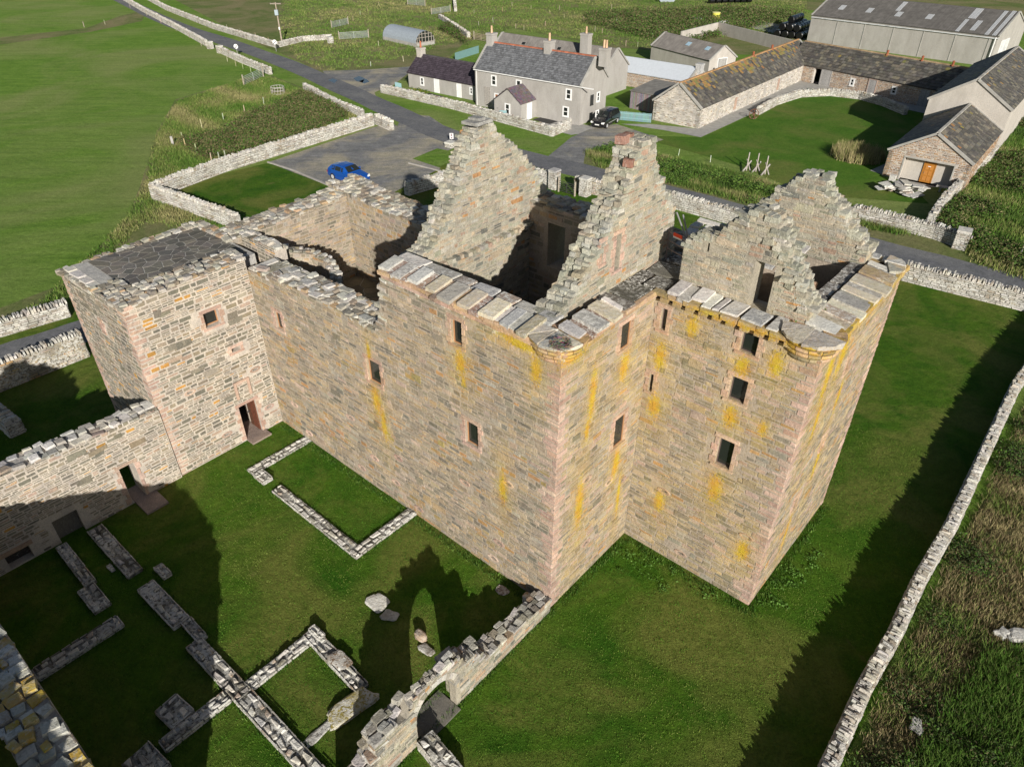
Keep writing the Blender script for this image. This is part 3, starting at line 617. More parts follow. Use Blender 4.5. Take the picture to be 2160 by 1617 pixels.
# steps and ledges: corbel line in the first gable, rubble banks
for i in range(34):
    y = 1.5 + i * .23; block(gpool, (-8.08, y, 10.62 + U(-.04, .04)), (.28, .2, .16), pick('gable'), U(-.1, .1), n=(1, 0, 0))
for (x, y, z, e) in ((-1.75, 4.95, 16.12, (.36, .4, .26)), (-1.8, 5.36, 16.1, (.34, .32, .24)), (-1.3, 4.75, 15.55, (.35, .3, .25))): block(gpool, (x, y, z), e, pick('red'), .2, n=(1, 0, 0))
for (y, z, e) in ((5.5, 15.3, (.8, .55, .12)), (6.0, 15.3, (.7, .5, .11)), (5.7, 15.42, (.6, .4, .1))): block(gpool, (-8.6, y, z), e, (.3, .3, .29), .1)
# loose stones raking down the pier beside the little door
for i in range(18): t = i / 17; block(gpool, (3.15 + 1.5 * t + U(-.08, .08), 6.25 + U(-.3, .3), 13.9 - 2.0 * t + U(-.08, .05)), (U(.25, .45), U(.3, .5), U(.12, .22)), pick('gcap' if U(0, 1) < .7 else 'pale'), U(-.4, .4), .15)
CA.part(body, 'wall', M['mortar']); CA.part(tower, 'wall', M['mortar'], label='left tower with white lime joints'); [CA.part(g_, 'gable', M['mortar']) for g_ in gabs]
big = []      # the stones that show largest are taken from every set
allp = [(x, 'stone') for x in pool] + [(x, 'tower') for x in tpool] + [(x, 'grey') for x in gpool] + [(x, 'roofslab') for x in cop] + [(x, 'cor') for x in cor] + [(x, 'flag') for x in fl]
CA.pieces(cop, 'roof_slab', M['roofslab'], 70, 10); CA.pieces(cor, 'corbel_stone', M['stone'], 60, 12); CA.pieces(fl, 'flagstone', M['flag'], 150, 10)
CA.pieces(pool, 'stone', M['stone'], 150, 12); CA.pieces(tpool, 'stone', M['stone'], 60, 12); CA.pieces(gpool, 'stone', M['grey'], 90, 12)
ff = Frame((-17.5, 0, 0), (1, 0, 0), (0, -1, 0)); fg = Frame((0, 0, 0), (0, 1, 0), (1, 0, 0)); ft = Frame((0, 5.05, 0), (1, 0, 0), (0, -1, 0)); fL = Frame((-17.5, -5.5, 0), (0, 1, 0), (1, 0, 0)); fR = Frame((5.65, 5.05, 0), (0, 1, 0), (1, 0, 0))
for o in FO: window(CA, ff, o, .15, fw=.035)
for o in GO: window(CA, fg, o, .06, fw=.035)
for o in TO: window(CA, ft, o, .16, (.12, .09, .08), fw=.035)
window(CA, fL, LO[0], .3); window(CA, fR, (3.4, 3.62, 5.6, 6.2), .1); window(CA, fR, (3.3, 3.7, 9.0, 9.6), .1); window(CA, fR, (2.1, 2.4, 3.5, 4.1), .1)
dm = MB()
for i in range(5): dm.obox((-17.62 - i * .16, -1.2, .1), (-.15, 0, 0), (0, .06, 0), (0, 0, 1.88), (.13 * U(.8, 1.2), .05, .03))
dd = CA.part(dm, 'door', M['wood'], label='brown plank door standing open'); hm = MB(); hm.tube((-18.2, -1.24, 1.0), (-18.2, -1.33, 1.0), .035, (.05, .05, .05)); CA.part(hm, 'handle', M['metal'], dd)
st = MB(); st.box((-18.8, -2.05, 0), (-16.95, -1.0, .1), (.27, .215, .19)); CA.part(st, 'doorstep', M['stone'])
nm = MB()
for lo, hi in (((-17.49, -2.0, 2.45), (-17.42, -1.88, 3.4)), ((-17.49, -1.32, 2.45), (-17.42, -1.2, 3.4)), ((-17.49, -1.88, 3.28), (-17.42, -1.32, 3.4))): nm.box(lo, hi, (.46, .33, .265))
CA.part(nm, 'panel_frame', M['stone'])
rl = MB()
for z in (11.95, 12.25, 12.55): rl.tube((-1.0, 7.35, z), (-.1, 7.1, z - .06), .022, (.25, .19, .17))
rl.tube((-1.0, 7.35, 11.5), (-1.0, 7.35, 12.6), .03, (.2, .16, .15)); rl.tube((-.95, 7.6, 13.2), (-.1, 7.3, 12.2), .03, (.2, .2, .2)); rl.tube((-.9, 8.0, 13.0), (-.2, 7.6, 12.0), .03, (.2, .2, .2))
CA.part(rl, 'railing', M['metal']); sg = MB(); sg.box((-.78, 7.2, 12.5), (-.38, 7.23, 12.62), (.75, .08, .03), -.25); sg.box((-.78, 7.2, 12.44), (-.38, 7.225, 12.5), (.7, .7, .7), -.25); CA.part(sg, 'warning_sign', M['paint'])
rl = MB()
for z in (4.75, 5.05, 5.35): rl.tube((-16.1, 6.9, z), (-15.0, 6.2, z), .02, (.06, .06, .06))
rl.tube((-16.1, 6.9, 4.4), (-16.1, 6.9, 5.4), .03, (.06, .06, .06)); CA.part(rl, 'railing', M['metal'])
# twig nest on the corner round
nb = MB()
for i in range(320):
    a = U(0, 6.28); r = .1 + U(0, .2); c = (.0 + r * math.cos(a), -.05 + r * math.sin(a), 11.76 + U(0, .14)); d = a + 1.57 + U(-.7, .7); l = U(.08, .2)
    nb.tube(c, (c[0] + l * math.cos(d), c[1] + l * math.sin(d), c[2] + U(-.03, .04)), .008, (U(.12, .34), U(.1, .28), U(.08, .22)), 3)
solo(nb, 'bird_nest', M['wood'], 'round nest of pale twigs on the corner coping of the castle', 'nest', (-.2, .2, 11.8), frame='C')

# ================================================================ walls of the courtyard
def ruin(name, label, A, B, th, prof, z0=0, pal='pale', mat='pale', **k):
    T = Thing(name, label, 'wall', (*A, 0), 'C', k.pop('group', None)); A_ = A
    kw = dict(cap=None, hr=(.13, .22), wr=(.2, .5)); kw.update(k); po, mb = [], MB()
    rubble(T, A, B, th, prof, z0, pal=pal, mat=mat, pool=po, body=mb, **kw)
    return T, po, mb
def top_cobble(po, A, B, th, prof, size=.4, pal='pale', drop=.05):
    """the flat broken top of a low wall: irregular stones, big ones along the edges"""
    A = np.array(A, float); B = np.array(B, float); L = np.linalg.norm(B - A); S = (B - A) / L; N = np.array([S[1], -S[0]]); zt = lerp_prof(prof); k = max(2, round(th / .34)); n = 0
    for r in range(k):
        wd = th / k; s = U(-.2, 0)
        while s < L - .05:
            l = U(.5, 1.4) * size; a, b = max(s, 0), min(s + l, L)
            if b - a > .08 and U(0, 1) > drop:
                fr = Frame((*(A), zt((a + b) / 2) - .05), (*S, 0), (0, 0, 1), (*(-N), 0)); slab(po, fr, a + .012, b - .012, n + .012, n + wd - .012, U(.02, .08), pick(pal), None, .38, .03)
            s += l
        n += wd
def foundation(label, pts, th, h, **k):
    T = Thing('ruined_wall', label, 'wall', (*pts[0], 0), 'C', 'low ruined walls on the courtyard lawn'); po, mb = [], MB()
    for i, (A, B) in enumerate(zip(pts[:-1], pts[1:])):
        L = math.hypot(B[0] - A[0], B[1] - A[1]); hs = [(0, h * U(.85, 1.1)), (L * .3, h * U(.8, 1.15)), (L * .7, h * U(.8, 1.15)), (L, h * U(.85, 1.1))]
        rubble(T, A, B, th, hs, 0, pal='pale', mat='pale', pool=po, body=mb, cap=None, hr=(.1, .17), wr=(.2, .5), surround=None, both=True)
        top_cobble(po, A, B, th, hs, k.get('size', .42), k.get('pal', 'pale'))
    T.part(mb, 'core', M['pale']); T.pieces(po, 'stone', M['pale'], 300, 10); FEET.append((pts, th)); return T
FEET = []
foundation('short pale foundation wall running out from the castle wall towards the lawn', [(-15.5, -.02), (-15.5, -3.3)], .5, .15)
foundation('small hooked stub of pale stones at the end of the short foundation', [(-14.88, -3.35), (-14.05, -3.35)], .5, .26, size=.34)
foundation('L-shaped pale foundation wall of two rows of stones ending against the castle', [(-13.4, -3.35), (-7.4, -3.35), (-7.4, -.02)], .5, .16)
foundation('dark shaded foundation wall starting beside the blocked doorway', [(-17.1, -9.9), (-13.4, -9.9)], .6, .18, size=.34)
foundation('small stump of shaded stones next to the gap in the long foundation', [(-13.1, -9.0), (-12.3, -9.0)], .35, .22, size=.3)
foundation('long foundation wall from the gap through the crossing to the bottom edge', [(-12.5, -9.95), (-9.8, -9.9)], .66, .2)
foundation('narrow single row of blocks in the middle of the long foundation', [(-9.75, -9.6), (-8.6, -9.6)], .38, .26, size=.32)
foundation('long foundation wall running through the crossing to the bottom edge of the photo', [(-8.7, -10.0), (-5.5, -9.95), (-.8, -9.9)], .6, .2)
foundation('foundation wall rising from the crossing to its top corner and back down to the mossy slab', [(-5.35, -6.4), (-5.95, -6.4)], .3, .3, size=.3)
foundation('foundation wall from the crossing up to the sharp corner of the small square plot', [(-5.95, -6.7), (-5.95, -9.4)], .46, .2)
foundation('foundation wall on the far side of the small square plot with a brown slab in it', [(-5.95, -6.95), (-2.7, -7.1)], .5, .2)
foundation('foundation wall leaving the crossing towards the bottom left', [(-6.15, -10.0), (-6.15, -12.3)], .46, .24)
foundation('broad clump of cracked stones beside the bottom left foundation', [(-7.2, -11.9), (-6.2, -11.8)], .8, .24, size=.36)
foundation('low clump of shaded stones at the bottom edge by the tall lichen-covered wall', [(-6.3, -13.4), (-5.1, -13.3)], .9, .3, size=.45)
foundation('low shaded foundation wall nearest the dark fireplace', [(-17.1, -11.15), (-14.2, -11.2)], .42, .22, size=.34)
foundation('wide end of the shaded foundation wall with mossy stones', [(-14.2, -11.5), (-12.7, -11.5)], .62, .2)
foundation('dark shaded foundation wall with mossy stones in front of the tall lichen-covered wall', [(-11.9, -11.0), (-11.9, -13.95)], .55, .24, size=.45)
def rock(label, x, y, e, z=0, col=None, mat='pale', rz=0):
    mb = lump((x, y, z + e[2] * .42), (e[0] * 1.1, e[1] * 1.1, e[2]), col or pick('pale'), rz)
    return solo(mb, 'stone_block', M[mat], label, 'stone', (x, y, 0), frame='C')

rock('cracked pale boulder on the lawn, the larger of a pair', -5.1, -4.17, (.75, .6, .14)); rock('cracked pale boulder on the lawn, the smaller of a pair touched by the arch shadow', -4.3, -4.25, (.55, .4, .12), rz=.4)
rock('small upright stone standing inside the shadow of the arch', -2.7, -4.15, (.4, .28, .42)); rock('grey slab lying behind the small upright stone', -2.2, -4.35, (.55, .3, .12), col=(.2, .18, .15))
rock('large mossy boulder slab lying across the corner of the square plot', -2.5, -7.5, (.7, 1.5, .24), .02, (.30, .25, .07), rz=-.1); rock('flat grey slab in the grass between plot and foundation', -2.6, -8.75, (.3, .9, .08), col=(.2, .19, .17))
rock('brown flat slab set in the foundation of the small square plot', -4.1, -6.7, (.75, .5, .08), .2, (.2, .14, .09)); rock('little reddish stone on the grass near the foot of the castle corner', -1.9, -.6, (.45, .35, .05), col=(.22, .15, .12))
rock('tan block leaning at the foot of the castle corner', -.75, -.35, (.42, .32, .5), col=(.4, .27, .14)); rock('thin white stone lying on the shaded grass', -14.5, -10.1, (.45, .18, .08))
# wall with the free-standing arch
T = Thing('arch_wall', 'ragged pale wall with a free-standing round arch running down from the castle corner', 'wall', (0, -5, 0), 'C'); po, mb = [], MB()
kw = dict(pal='gable', mat='grey', pool=po, body=mb, surround=None, hr=(.15, .28), wr=(.25, .6), mort='gable', split=True, capcol='pale', gap=.018)
rubble(T, (.1, -9.6), (.1, -6.85), .7, [(0, .9), (.9, 1.0), (1.2, 1.6), (1.35, 1.95), (1.8, 2.1), (2.4, 1.95), (2.85, 2.25)], 0, cap=.42, **kw)
rubble(T, (.1, -6.85), (.1, -4.95), .3, [(0, 2.35), (.4, 2.6), (1.4, 2.6), (1.9, 2.35)], 0, cap=.26, ops=[(.0, 1.72, -.1, 1.35), (.05, 1.66, 1.35, 1.65), (.16, 1.54, 1.65, 1.88), (.32, 1.38, 1.88, 2.06), (.55, 1.15, 2.06, 2.16)], **kw)
rubble(T, (.1, -4.95), (.1, -.12), .68, [(0, 2.2), (.25, 2.05), (.5, 1.75), (1.05, 1.5), (1.25, 1.05), (2.1, .9), (3.9, .7), (4.8, .6)], 0, cap=.36, **kw)
for i in range(15):
    a = math.pi * i / 14; y = -6.0 + .95 * math.cos(a); z = 1.3 + .95 * math.sin(a)
    v0 = len(po); block(po, (0, 0, 0), (.36, .21, .24), pick('pale'), 0, .02, .06, n=(1, 0, .3)); v, f, c, n = po[-1]; ca, sa = math.cos(a - math.pi / 2), math.sin(a - math.pi / 2)
    po[-1] = ([(x - .05, y + yy * ca - zz * sa, z + yy * sa + zz * ca) for x, yy, zz in v], f, c, n)
T.part(mb, 'core', M['mortar']); T.pieces(po, 'stone', M['grey'], 300, 10)
ms = MB(); ms.box((-.75, -6.7, 0), (.3, -5.15, .05), (.17, .16, .14)); T.part(ms, 'threshold', M['flag'])
T, po, mb = ruin('ruined_wall', 'low pale wall stub just past the arch at the bottom edge of the photo', (.2, -7.0), (1.9, -7.2), .6, [(0, .5), (1.7, .35)]); top_cobble(po, (.2, -7.0), (1.9, -7.2), .6, [(0, .5), (1.7, .35)], .5); T.part(mb, 'core', M['pale']); T.pieces(po, 'stone', M['pale'])
# courtyard wall beside the left tower
T = Thing('courtyard_wall', 'thick courtyard wall with an open doorway and pale broken top, joined to the left tower', 'wall', (-17.7, -10, 0), 'C'); po, mb = [], MB()
bo = [(6.2, 6.82, .08, 2.03), (3.17, 4.15, 0, 1.2, 0), (1.25, 2.13, .07, .76, 0)]
rubble(T, (-17.42, -14), (-17.42, -5.5), 1.0, [(0, 4.3), (3, 4.25), (5, 4.1), (8.5, 3.95)], 0, pal='tower', mat='stone', pool=po, body=mb, ops=bo, surround='pink', hr=(.12, .22), wr=(.2, .52), gap=.034, cap=.5, capcol='slabs', split=True)
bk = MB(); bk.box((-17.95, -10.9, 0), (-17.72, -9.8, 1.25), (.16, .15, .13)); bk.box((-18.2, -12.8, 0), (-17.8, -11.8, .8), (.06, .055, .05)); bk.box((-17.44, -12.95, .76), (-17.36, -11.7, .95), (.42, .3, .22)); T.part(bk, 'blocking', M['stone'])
ds = MB(); ds.box((-18.4, -7.72, 0), (-16.25, -6.75, .105), (.27, .22, .2)); T.part(ds, 'doorstep', M['stone']); T.part(mb, 'core', M['mortar']); T.pieces(po, 'stone', M['stone'], 300, 10)
# tall wall at the near left corner, mostly outside the photo, whose shadow fills the lower left of the courtyard
T = Thing('range_wall', 'tall wall head covered in white and yellow lichen at the bottom left corner', 'wall', (-6, -14.5, 0), 'C'); po, mb = [], MB()
sp = [(0, 1.0), (.2, 2.0), (.6, 3.45), (1.1, 4.45), (2.2, 4.95), (4, 5.2), (7.7, 4.9), (10.4, 4.55), (13.2, 4.25), (15.2, 4.45), (16.8, 5.4)]
rubble(T, (-1.2, -14), (-18, -14), 1.15, sp, 0, pal='castle', mat='pale', pool=po, body=mb, hr=(.16, .3), wr=(.3, .7), cap=.5, capcol='gcap', surround=None)
rubble(T, (-18, -14), (-18, -20), .9, [(0, 5.4), (3.4, 7.8), (6, 6.4)], 0, pal='castle', mat='pale', pool=po, body=mb, hr=(.25, .4), wr=(.5, .9), surround=None, both=False)
rubble(T, (5.4, -19), (-11.5, -19), 1.0, [(0, 1), (.3, 5.2), (.8, 6.4), (1.6, 7.4), (2.4, 8.05), (3.4, 8.0), (4.4, 8.4), (5.6, 8.0), (7.0, 8.2), (8.4, 7.9), (10.8, 7.8), (13.2, 7.3), (16.9, 7.4)], 0, pal='castle', mat='pale', pool=po, body=mb, hr=(.25, .4), wr=(.5, .9), cap=.6, surround=None, both=False)  # unseen outer wall, added and shaped to shade the nearer wall head
for i in range(len(po)):
    v, f, c, n = po[i]
    if n == (0, 0, 1) and U(0, 1) < .4: po[i] = (v, f, [(*q[:3], U(.4, 1)) for q in c], n)
T.part(mb, 'core', M['pale']); T.pieces(po, 'stone', M['pale'], 300, 10)

# ================================================================ ground, roads, lawns
def sheet(name, pts, z, mat, kind='structure', label=None):
    me = bpy.data.meshes.new(name); me.from_pydata([(x, y, z) for x, y in pts], [], [tuple(range(len(pts)))]); me.materials.append(M[mat])
    a = sum(pts[i][0] * pts[(i + 1) % len(pts)][1] - pts[(i + 1) % len(pts)][0] * pts[i][1] for i in range(len(pts)))
    if a < 0: me.flip_normals()
    o = bpy.data.objects.new(name, me); COL.objects.link(o); tags(o, label, None, None, kind); return o
def ribbon(name, pts, wd, z, mat):
    pts = [Vector(p) for p in pts]; L, R = [], []
    sm = []
    for i in range(len(pts) - 1):
        p0, p1, p2, p3 = pts[max(i - 1, 0)], pts[i], pts[i + 1], pts[min(i + 2, len(pts) - 1)]
        for t in (0, .25, .5, .75): sm.append(.5 * ((2 * p1) + (p2 - p0) * t + (2 * p0 - 5 * p1 + 4 * p2 - p3) * t * t + (3 * p1 - p0 - 3 * p2 + p3) * t ** 3))
    sm.append(pts[-1])
    for i, p in enumerate(sm):
        d = (sm[min(i + 1, len(sm) - 1)] - sm[max(i - 1, 0)]).normalized(); n = Vector((-d.y, d.x)); k = wd / 2 + .08 * math.sin(i * 1.7)
        L.append(p + n * k); R.append(p - n * k)
    v = [(p.x, p.y, z) for p in L + R]; m = len(L); me = bpy.data.meshes.new(name)
    me.from_pydata(v, [], [(i + 1, i, m + i, m + i + 1) for i in range(m - 1)]); me.materials.append(M[mat]); o = bpy.data.objects.new(name, me); COL.objects.link(o); tags(o, kind='structure'); return o
def Z(pts): return [tuple(p) for p in pts]
sheet('ground', [(-900, -60), (900, -60), (900, 1500), (-900, 1500)], 0, 'field')
LAWN = [(-32.05, 62.37), (-22.35, 54.70), (-20, 52), (-40, 30), (-40, -25), (40, -25), (10.00, 10.90), (27.41, 31.06), (35.39, 40.50), (27.55, 45.66), (18.29, 53.92), (9.19, 60.59), (3.75, 64.88), (-6.54, 69.68), (-9.19, 64.24), (-24.30, 69.68)]
sheet('castle_lawn', LAWN, .004, 'lawn')
sheet('farm_lawn', [(12.49, 79.38), (20.62, 78.49), (39.32, 100.24), (52.32, 88.24), (36.75, 66.19), (35.93, 58.89), (26.09, 61.17), (22.24, 68.96), (16.89, 75.08)], .008, 'farmlawn')
sheet('rough_pasture', [(-73.39, 258.25), (197.71, 258.25), (110.51, 149.93), (94.71, 144.64), (63.64, 175.07), (46.89, 122.58), (26.44, 126.49), (16.81, 130.63), (0.00, 149.93), (-8.24, 135.02), (-12.33, 102.97), (-22.36, 112.03), (-26.57, 108.86), (-34.32, 120.70), (-41.62, 130.63), (-92.24, 209.22)], .004, 'rough')
sheet('field_margin', [(-91.78, 139.68), (-81.52, 149.93), (-81.93, 164.80), (-80.33, 175.07), (-74.32, 158.54), (-78.55, 145.67), (-87.72, 132.79)], .008, 'rough')
sheet('rough_ground', [(-37.69, 107.34), (-34.41, 108.86), (-28.23, 101.59), (-21.13, 91.57), (-16.71, 86.13), (-28.03, 69.68), (-32.08, 62.98), (-31.08, 60.01), (-26.96, 56.73), (-22.20, 54.21), (-26.21, 54.70), (-29.89, 50.08), (-29.34, 43.83), (-29.88, 41.13), (-31.81, 38.08), (-33.24, 40.50), (-30.97, 43.83), (-31.66, 55.70), (-34.40, 64.88), (-39.39, 80.29), (-43.05, 95.12)], .008, 'rough')
sheet('rough_ground', [(60.17, 86.13), (73.54, 86.13), (41.08, 41.13), (35.63, 44.55), (32.85, 46.80), (29.53, 50.08), (27.36, 53.73), (33.53, 54.70), (36.61, 57.80), (55.15, 82.16)], .012, 'rough')
sheet('road_verge', [(7.56, 73.47), (11.97, 75.41), (15.34, 71.91), (21.69, 66.87), (26.09, 61.17), (29.18, 58.34), (33.68, 54.21), (30.88, 48.40), (23.73, 54.21), (19.31, 57.80), (13.72, 62.61), (8.59, 66.87), (6.95, 68.96)], .018, 'rough')
sheet('rough_ground', [(28.31, 31.06), (47.21, 37.51), (25.75, 10.08), (10.11, 10.62)], .008, 'rough')
road_px = [(-135.60, 250.98), (-73.77, 164.15), (-50.90, 136.85), (-35.05, 117.80), (-22.20, 100.24), (-13.65, 88.24), (-6.16, 78.14), (0.96, 71.91), (7.67, 66.73), (13.57, 61.77), (19.09, 56.94), (24.85, 52.04), (29.64, 47.99), (35.04, 43.55), (41.83, 38.08)]
ribbon('road', road_px, 3.6, .020, 'road')
ribbon('lane', [(-33.82, 25.99), (-32.19, 30.20), (-29.74, 34.58), (-26.73, 37.34), (-23.87, 40.18)], 3.0, .020, 'road')
sheet('car_park', [(-24.14, 69.97), (-21.55, 73.79), (-15.59, 82.54), (-13.60, 83.71), (-10.31, 78.49), (-7.80, 79.38), (-4.68, 74.27), (-7.45, 75.08), (-9.98, 71.15), (-6.89, 68.25), (-9.19, 64.24), (-11.40, 60.01), (-16.36, 62.98)], .012, 'gravel')
sheet('car_park_corner', [(-13.08, 88.24), (-9.85, 87.17), (-4.55, 76.75), (-6.61, 73.79), (-10.03, 75.91), (-13.01, 79.38)], .016, 'gravel')
sheet('farm_yard', [(-27.95, 112.03), (-22.47, 112.68), (-14.34, 115.36), (-16.23, 102.97), (-18.18, 98.91), (-16.43, 91.57), (-20.84, 96.36), (-24.96, 104.39)], .016, 'gravel')
sheet('farm_drive', [(3.33, 71.15), (6.44, 78.49), (8.80, 81.78), (11.97, 83.71), (16.34, 77.61), (12.87, 74.75), (9.30, 73.79), (7.22, 71.15), (7.23, 66.87), (4.63, 68.96)], .016, 'gravel')
sheet('path', [(12.51, 83.71), (15.88, 83.71), (20.80, 81.78), (39.23, 105.85), (41.06, 107.34), (53.07, 90.88), (50.37, 87.17), (40.01, 101.32), (20.51, 78.49), (16.97, 81.22)], .020, 'concrete')
sheet('path', [(34.40, 67.55), (37.70, 70.41), (41.68, 66.19), (39.19, 62.98), (37.04, 62.98)], .020, 'concrete')
sheet('path', [(2.72, 83.71), (4.22, 87.17), (8.65, 83.12), (9.90, 83.71), (9.61, 80.84), (6.50, 79.38), (4.51, 81.22)], .012, 'concrete')
sheet('yard_slab', [(44.19, 154.41), (48.34, 162.87), (54.35, 149.93), (51.89, 137.32), (49.20, 142.12)], .016, 'concrete')
for pts in ([(-22.49, 107.03), (-21.95, 108.55), (-20.81, 107.03), (-20.69, 104.39), (-21.70, 105.26)], [(-21.37, 105.26), (-20.63, 106.74), (-19.80, 104.97), (-20.40, 103.82)], [(-25.80, 105.85), (-25.38, 107.03), (-24.47, 105.85), (-24.58, 104.11)]): sheet('puddle', pts, .032, 'water')
for a, b in (((-24.14, 69.97), (-20.83, 67.41)), ((-20.83, 67.41), (-16.36, 62.98)), ((-10.19, 69.68), (-6.81, 67.28))):
    k = MB(); d = (Vector(b) - Vector(a)); k.box((0, -.08, 0), (d.length, .08, .12), (.36, .34, .31)); o = solo(k, 'kerb', M['asb'], 'low concrete kerb edging the gravel car park by the lawn', 'kerb', (0, 0, 0), 'kerbs round the car park'); o.location = (*a, 0); o.rotation_euler = (0, 0, math.atan2(d.y, d.x))

# ================================================================ dry-stone walls of the place
def drystone(label, pts, h, th=.55, cope=True, near=False, name='dry_stone_wall', group=None, mossy=0, both=True, cs=.16, pal='dry'):
    T = Thing(name, label, 'wall', pts[0], 'W', group); po, mb = [], MB()
    hr, wr = ((.07, .14), (.14, .4)) if near else ((.10, .2), (.22, .6))
    for A, B in zip(pts[:-1], pts[1:]):
        L = math.hypot(B[0] - A[0], B[1] - A[1]); pr = [(x, h * U(.97, 1.03)) for x in np.arange(0, L, 2.5)] + [(L, h)]
        if len(pr) < 2: pr = [(0, h), (L, h)]
        rubble(T, A, B, th, pr, 0, pal=pal, mort='dry', mat='dry' if pal == 'dry' else 'stone', pool=po, body=mb, hr=hr, wr=wr, d=.035, surround=None, both=both, gap=.03)
        A_ = np.array(A); S = (np.array(B) - A_) / L; N = np.array([S[1], -S[0]]); zt = lerp_prof(pr); rz = math.atan2(S[1], S[0]); s = 0
        if cope:
            while s < L:
                t = U(.6, 1.3) * cs; q = A_ + S * (s + t / 2) - N * th / 2; hh = U(.18, .32)
                sp_ = U(.35, .65) if U(0, 1) < .5 else 1; o_ = 0
                for wq in ((sp_, 1 - sp_) if sp_ < 1 else (1,)):
                    qq = A_ + S * (s + t / 2 + U(-.02, .02)) - N * th * (o_ + wq / 2) + N * U(-.04, .04); block(po, (qq[0], qq[1], zt(s) + hh / 2 - .06 + U(-.03, .04)), (t * U(.6, .95), th * wq * U(.8, 1.05), hh * U(.85, 1.0)), pick('dry'), rz + U(-.2, .2), .16, .2); o_ += wq
                s += t
        else: caps(po, A_, S, N, L, th, zt, 0, .4, 'dry')
    T.part(mb, 'core', M['dry']); T.pieces(po, 'stone', M['dry'], 300, 10); return T
H = 1.5
drystone('long boundary wall with upright cope stones casting a dark shadow along the right of the castle lawn', [(6.0, 3.2), (8.13, 8.89), (9.70, 10.73), (12.12, 13.65), (13.80, 15.43), (15.93, 17.97), (18.62, 20.84), (21.53, 24.28), (27.20, 30.96), (38.00, 41.89)], .80, .42, near=True, cs=.085)
drystone('wall with upright copes between castle lawn and road at the far right', [(26.99, 44.41), (33.17, 39.87), (37.85, 35.87)], 1.15, .5)
drystone('wall between castle lawn and road seen between the two middle gables', [(12.62, 58.67), (18.24, 53.73)], 1.15, .5)
drystone('rubble wall with square end piers right of the small field gate behind the castle', [(5.54, 62.13), (10.24, 59.11)], 1.15, .5, pal='tan')
drystone('short shaded wall behind the stepped gable running to the left gate pier', [(-9.12, 60.71), (-5.25, 64.24)], 1.0, .6)
drystone('short wall stub joining the left gate pier behind the stepped gable', [(0.88, 65.14), (3.44, 62.86)], 1.1, .5)
drystone('tall pale wall along the car park and grass plot', [(-31.09, 60.24), (-27.25, 67.28), (-21.78, 74.75), (-15.68, 83.12)], 1.15, .55)
drystone('pale wall running from the car park corner down to the castle', [(-21.53, 53.54), (-27.36, 57.80), (-31.09, 60.24)], 1.15, .5)
drystone('short low end of pale wall beside the road at the car park', [(-15.77, 83.71), (-13.66, 81.03)], .9, .6)
drystone('crumbled pale wall along the road above the car park', [(-27.91, 100.24), (-22.44, 92.26), (-17.79, 86.54)], .8, .5, cope=False)
drystone('far pale wall along the left side of the road', [(-105.15, 209.22), (-79.86, 171.52), (-63.89, 148.84), (-52.01, 131.49)], .9, .5, cope=False)
drystone('pale wall between the gate pillars and the grey field gate', [(-48.37, 126.49), (-42.10, 118.16), (-35.06, 109.48)], .9, .5, cope=False)
drystone('far pale wall along the right side of the road ending under the utility pole', [(-106.21, 219.76), (-75.58, 173.64), (-56.69, 148.84), (-39.55, 129.78)], .9, .5, cope=False)
drystone('low wall from the utility pole to the far field gate', [(-39.55, 129.78), (-36.49, 135.93), (-31.90, 137.78)], .8, .45, cope=False)
drystone('garden wall in front of the farmhouse and cottage', [(-17.33, 98.65), (-7.55, 90.43), (4.39, 78.66), (6.67, 81.78)], 1.0, .45, cope=False)
drystone('pale wall beside the lane behind the left tower on the field side', [(-32.04, 35.61), (-31.08, 36.84), (-28.06, 39.39)], .9, .6)
drystone('tall wall with upright copes on the castle side of the lane', [(-28.41, 29.78), (-27.72, 31.14), (-24.58, 34.73)], 1.5, .5, pal='tan')
drystone('broken end of a wall on the lawn at the far left edge', [(-27.17, 28.97), (-24.83, 27.25)], .8, .7)
drystone('white wall along the verge right of the rear castle gable', [(27.67, 55.50), (32.56, 51.49), (33.49, 50.08)], 1.05, .55)
drystone('wall running up from the verge to the shed with the orange door', [(33.73, 53.92), (36.61, 57.80), (48.90, 71.91)], 1.0, .5, cope=False)
drystone('ragged far wall by the curved greenhouse', [(-14.41, 195.07), (-12.49, 171.52)], .8, .6, cope=False)
drystone('tumbled far wall running down behind the farmhouse', [(-15.03, 161.61), (-10.80, 148.84), (-8.07, 139.68)], .8, .6, cope=False)
drystone('curved low wall with flat copes round the farm court', [(29.50, 87.60), (33.08, 92.26), (37.31, 96.11), (41.26, 96.86), (44.26, 95.12), (45.87, 91.80), (46.63, 87.60)], .75, .5)
def pier(label, p, w_, h, rz=.7, name='gate_pier'):
    T = Thing(name, label, 'pillar', p, 'W'); po, mb = [], MB(); c, s = math.cos(rz), math.sin(rz)
    A = (p[0] - w_ / 2 * c, p[1] - w_ / 2 * s); B = (p[0] + w_ / 2 * c, p[1] + w_ / 2 * s)
    rubble(T, A, B, w_, [(0, h), (w_, h)], 0, pal='dry', mat='dry', pool=po, body=mb, surround=None, hr=(.12, .2), wr=(.2, .4)); block(po, ((A[0] + B[0]) / 2 - w_ / 2 * s, (A[1] + B[1]) / 2 + w_ / 2 * c, h + .06), (w_ * 1.1, w_ * 1.1, .16), pick('slabs'), rz, .01, .05)
    T.part(mb, 'core', M['dry']); T.pieces(po, 'stone', M['dry'], 60, 10)
pier('square stone pier left of the small gate behind the castle', (3.55, 62.37), .8, 1.6, -.7); pier('square stone pier right of the small gate behind the castle', (6.18, 60.59), .8, 1.5, -.7)
